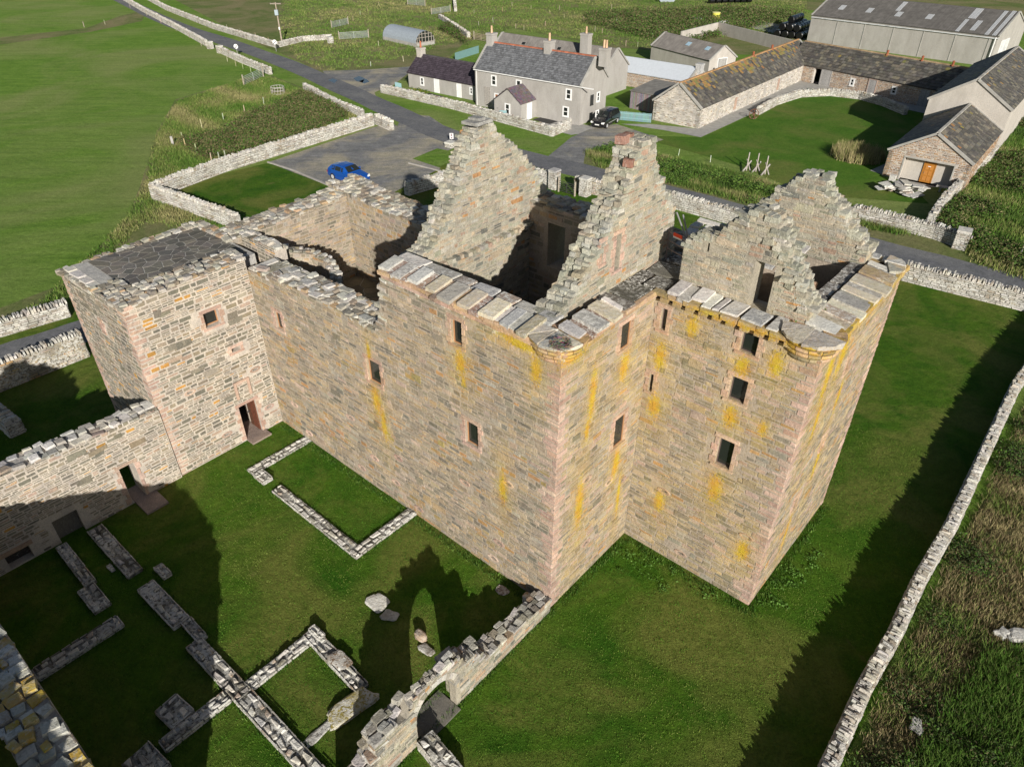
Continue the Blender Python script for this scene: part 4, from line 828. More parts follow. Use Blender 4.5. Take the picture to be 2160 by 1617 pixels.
pier('round-topped pale stone pier with a leaning post at the roadside', (33.55, 49.49), .9, 1.35, -.6); pier('grey square gate pillar at the far road wall, left of the pair', (-50.63, 128.95), .8, 1.0, -.6); pier('grey square gate pillar at the far road wall, right of the pair', (-47.74, 125.29), .8, 1.0, -.6)
pier('pale stone pier by the far field gate near the pole', (-31.14, 134.12), .8, .9); pier('small pale marker block beside the road sign at the car park', (-6.68, 74.75), .9, .4, -.6, 'marker_block')

# ================================================================ farm buildings
def gabled(name, label, A, B, dep, ez, rz_, wall, roof='tile', over=.12, cat='building', group=None, skew=True, base='harl', tile=(.34, .5), rcol=None, ridge=(.4, .14, .08), wallpal=None, ops=(), ops_end=(), lich_=.14):
    """house body with gables at A and B ends; front is the A->B side (outside on the right hand)"""
    A = np.array(A, float); B = np.array(B, float); L = float(np.linalg.norm(B - A)); S = (B - A) / L; N = np.array([S[1], -S[0]])
    T = Thing(name, label, cat, tuple(A), 'W', group); P = lambda s, n, z: (*(A + S * s - N * n), z)
    mb = MB(); po = []
    if wall == 'rubble':
        mb2 = MB(); kw = dict(pal=wallpal or 'brown', mat='stone', pool=po, body=mb, surround=None, hr=(.07, .16), wr=(.16, .5), both=False, gap=.026, mort='white', d=.016)
        rubble(T, tuple(A), tuple(B), .5, [(0, ez), (L, ez)], ops=ops, ends=False, **kw)
        rubble(T, P(L, 0, 0)[:2], P(L, dep, 0)[:2], .5, [(0, ez), (dep / 2, rz_), (dep, ez)], ends=False, ops=ops_end, **kw)
        rubble(T, P(0, dep, 0)[:2], P(0, 0, 0)[:2], .5, [(0, ez), (dep / 2, rz_), (dep, ez)], ends=False, ops=ops_end if ops_end and L < 15 else (), **kw)
        mb.add([P(0, dep, 0), P(L, dep, 0), P(L, dep - .4, 0), P(0, dep - .4, 0), P(0, dep, ez), P(L, dep, ez), P(L, dep - .4, ez), P(0, dep - .4, ez)], BOXF, (.4, .36, .3))
    else:
        vs = [P(0, 0, 0), P(L, 0, 0), P(L, dep, 0), P(0, dep, 0), P(0, 0, ez), P(L, 0, ez), P(L, dep, ez), P(0, dep, ez), P(0, dep / 2, rz_), P(L, dep / 2, rz_)]
        mb.add(vs, [(0, 1, 5, 4), (1, 2, 6, 9, 5), (2, 3, 7, 6), (3, 0, 4, 8, 7), (4, 5, 9, 8), (6, 7, 8, 9)], (.4, .4, .4))
    wl = T.part(mb, 'wall', M['mortar'] if wall == 'rubble' else M[base])
    if po: T.pieces(po, 'stone', M['stone'], 300, 12)
    sl = math.hypot(dep / 2, rz_ - ez); rp = []
    for side in (0, 1):
        if side == 0: O = np.array(P(-over, -over * .8, ez - over * .8 * (rz_ - ez) / (dep / 2))); Sd = np.array([*S, 0]); Td = np.array(P(0, dep / 2, rz_)) - np.array(P(0, 0, ez))
        else: O = np.array(P(L + over, dep + over * .8, ez - over * .8 * (rz_ - ez) / (dep / 2))); Sd = -np.array([*S, 0]); Td = np.array(P(0, dep / 2, rz_)) - np.array(P(0, dep, ez))
        Td = Td / np.linalg.norm(Td); Nd = np.cross(Sd, Td); LL, SS = L + 2 * over, sl + over * .9; O = O + Nd * .02
        rb = MB(); rb.obox(O, Sd * LL, Td * SS, Nd * .09, rcol or (.1, .09, .085)); ro = T.part(rb, 'roof', M['slate'] if roof in ('tile', 'slate') else M['asb'])
        if roof in ('tile', 'slate'):
            th_, tw = tile; t = 0; pl = MB(); row = 0
            while t < SS - .05:
                s = -(row % 2) * tw / 2; h = min(th_, SS - t); k = 0
                while s < LL:
                    wd = tw * U(.75, 1.25) if roof == 'tile' else tw; a, b = max(s, 0), min(s + wd - .03, LL)
                    if b - a > .05:
                        q = U(0, .02); kk = U(.72, 1.28); c = pick('tile') if not rcol or roof == 'tile' else tuple(x * kk for x in rcol)
                        if roof == 'tile' and U(0, 1) < .75 * lich_ * max(0, (t / SS - .35)) * (1 + math.sin(s * .5)): c = (.26 * U(.7, 1.2), .19 * U(.8, 1.1), .07)
                        v = [O + Sd * x + Td * y + Nd * z for x, y, z in ((a, t + .02, .10), (b, t + .02, .10), (b, t + .02, .135 + q), (a, t + .02, .135 + q), (a, min(t + h * 1.05, SS), .105), (b, min(t + h * 1.05, SS), .105))]
                        pl.add([tuple(x) for x in v], [(0, 1, 2, 3), (3, 2, 5, 4), (0, 3, 4), (1, 5, 2)], c)
                    s += wd
                t += th_ * U(.95, 1.05); row += 1
            T.part(pl, 'slate', M['slate'], ro, kind='stuff')
        else:
            pit = .16 if roof == 'tin' else .19; n = int(LL / pit); cm = MB(); col = rcol or (.2, .19, .18)
            for i in range(n * 2):
                a, b = i * pit / 2, (i + 1) * pit / 2; za, zb = ((.10, .135) if i % 2 == 0 else (.135, .10)); k = U(.9, 1.1)
                cm.add([tuple(O + Sd * x + Td * y + Nd * z) for x, y, z in ((a, 0, za), (b, 0, zb), (b, SS, zb), (a, SS, za))], [(0, 1, 2, 3)], tuple(c * k for c in col))
            T.part(cm, 'corrugation', M['tin'] if roof == 'tin' else M['asb'], ro, kind='stuff')
        if side == 0: keep = (O, Sd, Td, Nd, LL, SS)
        if skew:
            for x in (-.02, LL - .22): sk = MB(); sk.obox(O + Sd * x, Sd * .24, Td * (SS), Nd * .2, (.42, .40, .37)); T.part(sk, 'skew_coping', M['concrete'], ro)
    if ridge:
        rg = MB(); n = int(L / .45)
        for i in range(n): k = U(.85, 1.15); rg.obox(P(i * L / n + .02, dep / 2 - .12, rz_ + .04), (*(S * (L / n - .03)), 0), (*(-N * .24), 0), (0, 0, .16), tuple(c * k for c in ridge))
        T.part(rg, 'ridge_tile', M['asb'], kind='stuff')
    return T, Frame((*A, 0), (*S, 0), (*N, 0)), P, keep
def bdoor(T, fr, s0, s1, z1, col, mat='paint', n=1, z0=0.02, lab=None, off=.0, dep=.06, frame=(.75, .75, .74)):
    m = MB(); w_ = (s1 - s0) / n
    for i in range(n): k = U(.85, 1.12) if n > 1 else 1; m.obox(fr.P(s0 + i * w_ + .005, z0, off), fr.S * (w_ - .012), fr.N * dep, (0, 0, z1 - z0), tuple(c * k for c in col))
    d = T.part(m, 'door', M[mat], label=lab)
    if frame:
        f = MB()
        for a, b, c, e in ((s0 - .09, s0, z0, z1 + .09), (s1, s1 + .09, z0, z1 + .09), (s0, s1, z1, z1 + .09)): f.obox(fr.P(a, c, off - .01), fr.S * (b - a), fr.N * (dep + .03), (0, 0, e - c), frame)
        T.part(f, 'door_frame', M['paint'], d)
    h = MB(); h.tube(fr.P(s0 + .12, z0 + 1.0 * z1 / 2, off + dep), fr.P(s0 + .12, z0 + 1.0 * z1 / 2, off + dep + .06), .025, (.3, .3, .3)); T.part(h, 'handle', M['metal'], d); return d
def hwin(T, fr, s, z, w_=.6, h=1.0, col=(.75, .75, .74), board=False):
    m = MB(); p = .07
    for a, b, c, e in ((s - w_ / 2 - .1, s - w_ / 2 + p, z - .06, z + h + .06), (s + w_ / 2 - p, s + w_ / 2 + .1, z - .06, z + h + .06), (s - w_ / 2 + p, s + w_ / 2 - p, z - .06, z + p), (s - w_ / 2 + p, s + w_ / 2 - p, z + h - p, z + h + .06), (s - w_ / 2 + p, s + w_ / 2 - p, z + h / 2 - .03, z + h / 2 + .03)):
        if board and c > z + .1 and e < z + h * .7: continue
        m.obox(fr.P(a, c, .003), fr.S * (b - a), fr.N * .06, (0, 0, e - c), col)
    m.obox(fr.P(s - w_ / 2 - .12, z - .13, .003), fr.S * (w_ + .24), fr.N * .12, (0, 0, .07), (.6, .6, .58))
    o = T.part(m, 'window', M['paint']); g = MB(); g.obox(fr.P(s - w_ / 2 + p, z + p, .004), fr.S * (w_ - 2 * p), fr.N * .02, (0, 0, h - 2 * p), (.32, .13, .04)); T.part(g, 'board' if board else 'pane', M['paint' if board else 'glass'], o)
def chimney(T, P, s, n, z0, z1, wx=1.1, wy=.7, pots=1, mat='harl', potc=(.6, .4, .26), S=None):
    m = MB(); o = np.array(P(s - wx / 2, n - wy / 2, z0)); a = np.array(P(s + wx / 2, n - wy / 2, z0)) - o; b = np.array(P(s - wx / 2, n + wy / 2, z0)) - o
    m.obox(o, a, b, (0, 0, z1 - z0 - .25), (.4, .4, .4)); m.obox(o - a * .06 - b * .06 + np.array([0, 0, z1 - z0 - .25]), a * 1.12, b * 1.12, (0, 0, .22), (.42, .42, .42)); c = T.part(m, 'chimney', M[mat])
    q = MB()
    for i in range(pots):
        x = o + a * (.5 + .35 * (i - (pots - 1) / 2)) + b * .5; q.tube((x[0], x[1], z1 - .05), (x[0], x[1], z1 + .75), .13, potc, 8, .11)
    T.part(q, 'chimney_pot', M['asb'], c)
# farmhouse
fhA, fhB = (-4.49, 92.26), (7.68, 83.12)
T, fr, P, kp = gabled('farmhouse', 'two-storey grey harled farmhouse with stone slate roof, three chimneys and a front porch', fhA, fhB, 5.6, 4.25, 6.75, 'h', 'slate', rcol=(.15, .155, .165), tile=(.28, .3), base='harl', cat='house')
for s, z in ((2.9, 2.75), (6.6, 2.7), (13.6, 2.65)): hwin(T, fr, s, z, .62, 1.05)
hwin(T, fr, 13.3, .75, .65, 1.0); hwin(T, fr, 3.7, .75, 1.3, 1.05, board=True)
fr2 = Frame(P(16.83, 0, 0), tuple(-fr.N), tuple(fr.S)); hwin(T, fr2, 1.0, 2.7, .5, .95); hwin(T, fr2, 1.0, .8, .5, .9)
for s, pots in ((.45, 1), (8.9, 1), (16.3, 2)): chimney(T, P, s, 2.8, 6.0, 7.9, .9, 1.0, pots)
gt = MB(); gt.obox(fr.P(-.1, 4.12, .12), fr.S * 17, fr.N * .1, (0, 0, .09), (.75, .75, .75)); gt.tube(fr.P(.25, 0, .06), fr.P(.25, 4.1, .06), .04, (.75, .75, .75)); T.part(gt, 'gutter', M['white'])
tl = MB()
for i in range(4): tl.obox(fr.P(1.5 + i * .25, .3, .02), fr.S * .04, fr.N * .03, (0, 0, 2.1), (.4, .37, .33))
for i in range(11): tl.obox(fr.P(1.45, .35 + i * .2, .05), fr.S * .9, fr.N * .03, (0, 0, .04), (.4, .37, .33))
T.part(tl, 'trellis', M['wood'])
dsh = MB(); c = fr.P(5.0, 2.1, .5); dsh.tube(c, tuple(np.array(c) + fr.N * .08 + np.array([.05, 0, .06])), .42, (.22, .22, .23), 14, .45); dsh.tube(fr.P(5.0, 1.9, .0), c, .03, (.3, .3, .3)); T.part(dsh, 'satellite_dish', M['metal'])
# porch: gable end towards the road
pA = np.array(fr.P(8.4, 0, 2.9)); pw = 3.6; pl_ = 2.9
B0 = tuple(np.array(fr.P(9.0, 0, 2.9))[:2]); B1 = tuple(np.array(fr.P(9.0, 0, .02))[:2])
m = MB(); PP = lambda s, n, z: fr.P(5.2 + s, z, n)
vs = [PP(0, 2.9, 0), PP(3.9, 2.9, 0), PP(3.9, .0, 0), PP(0, .0, 0), PP(0, 2.9, 1.95), PP(3.9, 2.9, 1.95), PP(3.9, 0, 1.95), PP(0, 0, 1.95), PP(1.95, 2.9, 3.35), PP(1.95, 0, 3.35)]
m.add(vs, [(0, 1, 5, 8, 4), (1, 2, 6, 5), (2, 3, 7, 9, 6), (3, 0, 4, 7), (5, 6, 9, 8), (7, 4, 8, 9)], (.4, .4, .4)); T.part(m, 'porch', M['harl'], label='gabled front porch')
for sg_ in (0, 1):
    rb = MB(); e0 = np.array(PP(3.95 if sg_ else -.05, 3.0, 1.93)); r0 = np.array(PP(1.95, 3.0, 3.4)); dn = np.array(PP(0, 0, 0)) - np.array(PP(0, 3.0, 0)); td = r0 - e0; nn = np.cross(dn, td) * (1 if sg_ else -1); nn = nn / np.linalg.norm(nn); nn = nn * (1 if nn[2] > 0 else -1)
    rb.obox(e0 + nn * .02, dn, td, nn * .06, (.1, .085, .09)); ro = T.part(rb, 'porch_roof', M['slate']); tmb = MB(); K = 9; J = 10
    for i in range(K):
        for j in range(J):
            o = e0 + nn * .085 + td * (i / K) + dn * ((j + (i % 2) * .5 - .25) / J); tmb.obox(o, dn * (.9 / J), td * (.92 / K), nn * U(.01, .03), tuple(c * U(.8, 1.2) for c in (.14, .11, .12)))
    T.part(tmb, 'slate', M['slate'], ro, kind='stuff')
frp = Frame(PP(0, 2.9, 0), tuple(fr.S), tuple(fr.N)); hwin(T, frp, 1.95, .6, .6, 1.15)
frq = Frame(PP(3.9, 2.9, 0), tuple(-fr.N), tuple(fr.S)); bdoor(T, frq, 1.2, 1.95, 1.75, (.75, .75, .75), lab='white porch door')
# cottage
T, fc, P, kp = gabled('cottage', 'low grey harled cottage with dark purple slate roof adjoining the farmhouse', (-13.96, 101.86), (-4.64, 94.39), 4.6, 1.85, 3.7, 'h', 'slate', rcol=(.062, .050, .062), tile=(.3, .32), base='harl', cat='house', skew=False, ridge=(.09, .08, .09))
hwin(T, fc, 2.6, .65, .5, .9); hwin(T, fc, 11.3, .75, .4, .75); bdoor(T, fc, 4.9, 5.6, 1.65, (.75, .75, .75), lab='white cottage door by the flower bed'); bdoor(T, fc, 8.9, 9.5, 1.6, (.78, .78, .76), lab='white glazed cottage door')
chimney(T, P, .4, 2.3, 3.2, 4.7, .8, .9, 1, 'harl2', (.45, .15, .08))
# range behind the farmhouse
T, fx, P, kp = gabled('rear_house_range', 'grey cement-sheet roofed range standing behind the farmhouse', tuple(fr.P(-8.5, 0, -13.6)[:2]), tuple(fr.P(10.5, 0, -13.0)[:2]), 5.8, 3.0, 5.3, 'h', 'corr', rcol=(.2, .185, .17), base='harl', ridge=None)
chimney(T, P, 15.2, 1.2, 3.6, 7.0, 1.2, .9, 1)
for s in (4.5, 10.5, 17.5): sk = MB(); O, Sd, Td, Nd, LL, SS = kp; sk.obox(O + Sd * s + Td * 2.3 + Nd * .14, Sd * .5, Td * .4, Nd * .04, (.02, .03, .05)); T.part(sk, 'skylight', M['glass'])
a_, b_ = Vector((13.14, 98.65)), Vector((21.83, 91.57)); d_ = (b_ - a_).normalized(); n_ = Vector((-d_.y, d_.x)); TB0 = tuple(a_ + n_ * 4.6 - d_ * 4.5); TB1 = tuple(a_ + n_ * 4.4 + d_ * 8.6)
T, fx, P, kp = gabled('tin_roofed_byre', 'rubble byre with bright white corrugated roof between farmhouse and barn', TB0, TB1, 4.8, 1.75, 3.1, 'rubble', 'tin', rcol=(.6, .64, .68), ridge=None, ops=[(2.4, 3.4, .05, 1.6)])
bdoor(T, fx, 2.45, 3.35, 1.55, (.30, .28, .26), 'wood', 5, off=-.2, frame=None); chimney(T, P, 13.3, 2.3, 2.3, 3.7, .8, .8, 0, 'dry')
T, fx, P, kp = gabled('grey_shed', 'small pale grey shed with cement-sheet roof and two rooflights behind the barn', (21.54, 119.60), (27.93, 108.25), 5.0, 2.1, 3.75, 'h', 'corr', rcol=(.19, .175, .16), base='harl2', ridge=None)
for s in (6.4, 10.5): sk = MB(); O, Sd, Td, Nd, LL, SS = kp; sk.obox(O + Sd * s + Td * 1.6 + Nd * .14, Sd * .8, Td * .7, Nd * .03, (.35, .5, .6)); T.part(sk, 'skylight', M['paint'])
fe = Frame(P(np.linalg.norm(np.array((27.93, 108.25)) - np.array((21.54, 119.60))) + .01, 0, 0), tuple(-fx.N), tuple(fx.S)); bdoor(T, fe, 1.6, 3.2, 2.2, (.36, .35, .33), 'wood', 6)
# timber lean-to
T = Thing('timber_shed', 'weathered board shed with a single sloping roof beside the blue picket fence', 'shed', (14.46, 90.88)); a, b = np.array((14.46, 90.88)), np.array((17.29, 88.24)); S = (b - a); L = np.linalg.norm(S); S = S / L; N = np.array([S[1], -S[0]]); f5 = Frame((*a, 0), (*S, 0), (*N, 0)); m = MB()
m.obox(f5.P(.02, 0, -.02), f5.S * (L - .04), f5.N * -5, (0, 0, 1.95), (.2, .18, .16)); T.part(m, 'wall', M['wood']); m = MB()
for i in range(24): x = L * i / 24; m.obox(f5.P(x, 0, 0), f5.S * (L / 24 - .02), f5.N * .03, (0, 0, 2.0), tuple(c * U(.75, 1.2) for c in (.27, .25, .23)))
for i in range(30): x = 5.0 * i / 30; m.obox(f5.P(L, 0, -x), f5.S * .03, f5.N * -.15, (0, 0, 2.0), tuple(c * U(.75, 1.2) for c in (.24, .22, .2)))
T.part(m, 'board', M['wood'], kind='stuff'); m = MB(); o = np.array(f5.P(-.1, 2.02, .15)); m.obox(o, f5.S * (L + .2), tuple(f5.N * -5.3 + np.array([0, 0, .45])), (0, 0, .08), (.22, .21, .19)); T.part(m, 'roof', M['asb'])
# the courtyard farm: west, north and east ranges
wA, wB = (20.91, 81.78), (43.06, 108.86)
T, fw, P, kp = gabled('barn', 'long whitewashed rubble barn with stone slate roof and orange lichen along its ridge', wA, wB, 5.9, 2.15, 4.35, 'rubble', 'tile', tile=(.42, .46), wallpal='pale', ridge=(.42, .25, .12), cat='barn', lich_=1.0)
m = MB()
for s in (4.2, 9, 12.5, 17.5, 22): m.obox(fw.P(s, .3, .02), fw.S * .55, fw.N * .05, (0, 0, 1.4), (.42, .3, .24) if s in (9, 22) else (.4, .38, .35))
T.part(m, 'blocked_opening', M['stone'])
def ventcap(T, P, s, n, z):
    m = MB(); p = P(s, n, z); m.box((p[0] - .22, p[1] - .22, z), (p[0] + .22, p[1] + .22, z + .12), (.3, .1, .05)); m.tube((p[0], p[1], z + .1), (p[0], p[1], z + .5), .14, (.3, .1, .05), 8); m.tube((p[0], p[1], z + .5), (p[0], p[1], z + .62), .2, (.3, .1, .05), 8, .05); T.part(m, 'ridge_vent', M['asb'])
for s in (19.5, 25.5): ventcap(T, P, s, 2.95, 4.4)
nB = (52.99, 88.67); nA = Vector((41.42, 104.11)) + (Vector((41.42, 104.11)) - Vector(nB)).normalized() * 4.2
T, fn, P, kp = gabled('barn', 'brown rubble barn across the back of the farm court with grey plank doors', tuple(nA), nB, 5.6, 2.1, 4.4, 'rubble', 'tile', tile=(.42, .46), wallpal='brown', ridge=(.42, .30, .18), cat='barn', skew=False, ops=[(4.2, 5.3, .02, 1.95), (9.7, 10.3, .7, 1.6), (15.5, 16.1, .8, 1.6)])
bdoor(T, fn, 5.4, 6.8, 1.95, (.36, .35, .34), 'wood', 7, off=.03, frame=(.3, .29, .28), lab='open grey plank door'); bdoor(T, fn, 12.3, 13.3, 1.9, (.36, .35, .34), 'wood', 6, off=.0, frame=(.4, .3, .25)); bdoor(T, fn, 19.2, 20.2, 1.9, (.33, .33, .33), 'wood', 6, frame=(.3, .29, .28)); hwin(T, fn, 15.8, .8, .5, .75); hwin(T, fn, 10.0, .75, .45, .8)
for s in (12.2, 16.8, 20.6): ventcap(T, P, s, 2.8, 4.45)
T, f6, P, kp = gabled('cattle_shed', 'huge agricultural shed with concrete walls and corrugated roof with pale rooflights', (51.50, 135.93), (71.79, 115.02), 13, 4.1, 6.7, 'h', 'corr', rcol=(.125, .118, .11), base='harl', ridge=None, cat='shed')
O, Sd, Td, Nd, LL, SS = kp; L = LL
for (a, b, c, d) in ((.115, .15, .35, .55), (.275, .31, .35, .55), (.42, .45, .55, .95), (.44, .475, .32, .52), (.60, .635, .35, .55), (.795, .835, .55, .97), (.85, .88, .1, .5), (.965, .99, 0, 1), (.79, .81, 0, .5), (.93, .95, .0, .97)):
    m = MB(); n = max(1, int((b - a) * L / .19))
    for i in range(n): m.obox(O + Sd * (a * L + i * .19) + Td * SS * c + Nd * .135, Sd * .12, Td * SS * (d - c), Nd * .02, (.5, .52, .54))
    T.part(m, 'rooflight', M['paint'])
m = MB()
for k in range(1, 7): m.obox(f6.P(k * L / 6.3, 0, .0), f6.S * .12, f6.N * .06, (0, 0, 3.8), (.36, .35, .33))
m.obox(f6.P(0, 3.8, .1), f6.S * L, f6.N * .12, (0, 0, .1), (.6, .62, .64)); m.tube(f6.P(L - .5, 0, .2), f6.P(L - .5, 4.0, .2), .09, (.75, .75, .75)); T.part(m, 'pilaster', M['asb'])
f7 = Frame(P(L - .22, 0, 0), tuple(-f6.N), tuple(f6.S)); bdoor(T, f7, 2.5, 6.0, 3.2, (.55, .56, .57), 'asb', 1, lab='white sliding door above a rusty panel')
eA = np.array((40.28, 61.77)); eS = np.array([math.cos(rad(51)), math.sin(rad(51))]); eN = np.array([-eS[1], eS[0]])
T, f8, P, kp = gabled('barn', 'low rubble barn with a recessed white porch and orange front door', tuple(eA), tuple(eA + eS * 13.2), 6.9, 2.4, 4.4, 'rubble', 'tile', tile=(.36, .42), wallpal='brown', ridge=(.4, .38, .34), cat='barn', ops_end=[(1.5, 5.6, .02, 2.05)])
f9 = Frame((*(eA + eN * 6.9), 0), (*(-eN), 0), (*(-eS), 0)); m = MB(); m.obox(f9.P(1.3, 0, -.62), f9.S * 4.5, f9.N * .05, (0, 0, 2.1), (.5, .5, .5)); T.part(m, 'porch_wall', M['harl2'])
bdoor(T, f9, 3.2, 4.05, 1.75, (.38, .16, .03), 'paint', 1, lab='panelled orange-brown front door', off=-.56, frame=(.35, .15, .03))
m = MB()
for i in range(2):
    for j in range(3): m.obox(f9.P(3.3 + i * .36, .18 + j * .5, -.5), f9.S * .28, f9.N * .02, (0, 0, .38), (.46, .20, .05))
m.obox(f9.P(3.5, 1.45, -.48), f9.S * .22, f9.N * .02, (0, 0, .06), (.8, .8, .8)); T.part(m, 'door_panel', M['paint'])
m = MB(); m.obox(f9.P(1.38, 0, .0), f9.S * .12, f9.N * .04, (0, 0, 2.1), (.4, .4, .4)); m.obox(f9.P(5.6, 0, .0), f9.S * .12, f9.N * .04, (0, 0, 2.1), (.4, .4, .4)); m.obox(f9.P(1.38, 2.05, .0), f9.S * 4.3, f9.N * .05, (0, 0, .12), (.38, .37, .35)); T.part(m, 'door_frame', M['concrete'])
e2 = eA + eS * 13.2 - eN * .15
T, f8, P, kp = gabled('barn', 'taller grey harled barn joined behind the low barn with the orange door', tuple(e2), tuple(e2 + eS * 22), 7.4, 4.4, 6.7, 'h', 'tile', tile=(.36, .42), base='harl2', ridge=(.4, .38, .34), cat='barn')
tk = MB()
for (x, y) in ((0, 0), (.9, .1)): tk.obox(f9.P(5.2 + x, 0, .9 + y), f9.S * .14, f9.N * .4, (0, 0, .42), (.4, .38, .34))
tk.obox(f9.P(4.9, .42, .85), f9.S * 1.6, f9.N * .55, (0, 0, .09), (.36, .34, .31)); solo(tk, 'stone_bench', M['dry'], 'stone slab bench on two blocks beside the orange door', 'bench', f9.P(5.2, 0, 1))
tk = MB(); tk.obox(f9.P(.9, 0, .6), f9.S * .5, f9.N * .5, (0, 0, .55), (.45, .44, .42)); solo(tk, 'stone_block', M['dry'], 'pale square block left of the recessed orange doorway', 'stone', f9.P(.9, 0, .6))
for (x, y, lb) in ((34.18, 62.37, 'heap of lichened roofing slabs, the left one of two on the verge'), (35.55, 61.17, 'heap of lichened roofing slabs, the right one of two on the verge')):
    T = Thing('slab_stack', lb, 'stone stack', (x, y)); q = (x, y); T.p = Vector((*q, 0)); T.o.location = T.p; po = []
    for i in range(16): block(po, (q[0] + U(-1.0, 1.0), q[1] + U(-.7, .7), .1 + .045 * i), (U(.8, 1.5), U(.5, .9), U(.06, .11)), pick('slabs'), U(0, 3), .15)
    T.pieces(po, 'stone', M['roofslab'], 20, 8)
m = MB(); wl_ = [(29.17, 134.12), (37.64, 143.62), (46.39, 123.34)]
for a, b in zip(wl_[:-1], wl_[1:]):
    a, b = Vector(a), Vector(b); d = b - a; n = Vector((-d.y, d.x)).normalized() * .25; m.obox((*a, 0), (*d, 0), (*n, 0), (0, 0, 1.9), (.4, .38, .35))
solo(m, 'silage_wall', M['harl2'], 'bare concrete silage pit wall turning a corner behind the grey shed', 'wall', (*wl_[0], 0))

# ---------------------------------------------------------------- greenhouse, bales, small farm things
a, b = np.array((-22.83, 137.78)), np.array((-16.17, 130.63)); S = (b - a); L = np.linalg.norm(S); S = S / L; N = np.array([S[1], -S[0]]); T = Thing('polytunnel', 'curved greenhouse of clear corrugated sheet with a glazed timber end', 'greenhouse', tuple(a))
Wd = 4.0; hb = .55; m = MB(); fr = Frame((*a, 0), (*S, 0), (*N, 0)); K = 12; J = int(L / .22)
for j in range(J):
    for i in range(K):
        def q(i, j):
            t = math.pi * i / K; r = 1 + (.012 if j % 2 else 0); return fr.P(j * L / J, hb + 1.75 * math.sin(t) * r, -Wd / 2 + Wd / 2 * math.cos(t) * r)
        m.add([q(i, j), q(i, j + 1), q(i + 1, j + 1), q(i + 1, j)], [(0, 1, 2, 3)], (.30, .34, .38))
T.part(m, 'cover', M['metal'], smooth=True); m = MB(); m.obox(fr.P(0, 0, .02), fr.S * L, fr.N * -.15, (0, 0, hb), (.25, .25, .25)); m.obox(fr.P(0, 0, -Wd + .1), fr.S * L, fr.N * -.1, (0, 0, hb), (.25, .25, .25)); m.obox(fr.P(L - .1, 0, 0), fr.S * .1, fr.N * -Wd, (0, 0, hb), (.28, .27, .25)); T.part(m, 'base_wall', M['concrete'])
m = MB()
for i in range(9): n = -Wd / 2 + Wd / 2 * math.cos(math.pi * (i + .5) / 9); zt_ = hb + 1.75 * math.sin(math.acos(max(-1, min(1, (n + Wd / 2) / (Wd / 2))))); m.obox(fr.P(L, hb, n - .04), fr.S * .06, fr.N * .08, (0, 0, max(.1, zt_ - hb)), (.36, .33, .29))
for z in (hb + .05, hb + .75, hb + 1.3): hw = Wd / 2 * math.sqrt(max(0, 1 - ((z - hb) / 1.75) ** 2)); m.obox(fr.P(L, z, -Wd / 2 - hw), fr.S * .05, fr.N * 2 * hw, (0, 0, .07), (.36, .33, .29))
ef = T.part(m, 'end_frame', M['wood']); m = MB(); pts = [fr.P(L - .03, hb, 0)] + [fr.P(L - .03, hb + 1.75 * math.sin(math.pi * i / K), -Wd / 2 + Wd / 2 * math.cos(math.pi * i / K)) for i in range(K + 1)]; m.add(pts, [tuple(range(len(pts)))], (.1, .1, .1)); T.part(m, 'pane', M['glass'], ef)
def bale(x, y, z, rz, label):
    m = MB(); r = .62; w_ = .6; c, s = math.cos(rz), math.sin(rz); n = 16; vs = []
    for k, (q, rr) in enumerate(((-w_, .82), (-w_ * .88, 1), (0, 1.02), (w_ * .88, 1), (w_, .82))):
        for i in range(n):
            t = 6.2832 * i / n; R_ = r * rr * (1 + U(-.02, .02)); vs.append((x + q * c - R_ * math.cos(t) * s, y + q * s + R_ * math.cos(t) * c, z + r + R_ * math.sin(t) * .96))
    fs = [(k * n + i, (k + 1) * n + i, (k + 1) * n + (i + 1) % n, k * n + (i + 1) % n) for k in range(4) for i in range(n)] + [tuple(range(n)), tuple(range(4 * n, 5 * n))[::-1]]
    m.add(vs, fs, (.01, .01, .01)); solo(m, 'silage_bale', M['wrap'], label, 'bale', (x, y, z), 'black wrapped bales beside the big shed', smooth=False)
OW = ['first', 'second', 'third', 'fourth', 'fifth', 'sixth', 'seventh']
b0 = np.array((47.89, 140.65)); dx = np.array([math.cos(rad(-38)), math.sin(rad(-38))]); dy = np.array([-dx[1], dx[0]])
for j in range(6):
    for i in range(4 if j < 5 else 3):
        p = b0 + dx * i * 1.32 + dy * j * 1.3; bale(p[0], p[1], 0, rad(52) + U(-.1, .1), f'black wrapped bale, {OW[i]} from the left in the {OW[j]} row of the bottom layer')
    for i in range(3 if j < 5 else 2):
        p = b0 + dx * (i * 1.32 + .66) + dy * (j * 1.3); bale(p[0], p[1], 1.15, rad(52) + U(-.1, .1), f'black wrapped bale, {OW[i]} from the left in the {OW[j]} row of the middle layer')
    if j in (1, 2, 3, 4):
        p = b0 + dx * 1.6 + dy * j * 1.3; bale(p[0], p[1], 2.2, rad(52) + U(-.1, .1), f'black wrapped bale on the very top of the stack, {OW[j - 1]} from the front')
b1 = np.array((45.91, 184.18))
for i in range(7): p = b1 + np.array([1.5, .25]) * i; bale(p[0], p[1], 0, .3, f'black bale {OW[i]} from the left in the row at the top edge')
T = Thing('water_tank', 'yellow plastic tank with open top by the farm track', 'tank', (41.31, 160.37)); q = (41.31, 160.37); m = MB(); m.tube((*q, 0), (*q, 1.3), .75, (.62, .58, .10), 14, .8); T.part(m, 'body', M['paint']); m = MB(); m.tube((*q, 1.28), (*q, 1.38), .84, (.7, .66, .25), 14); T.part(m, 'rim', M['paint'])
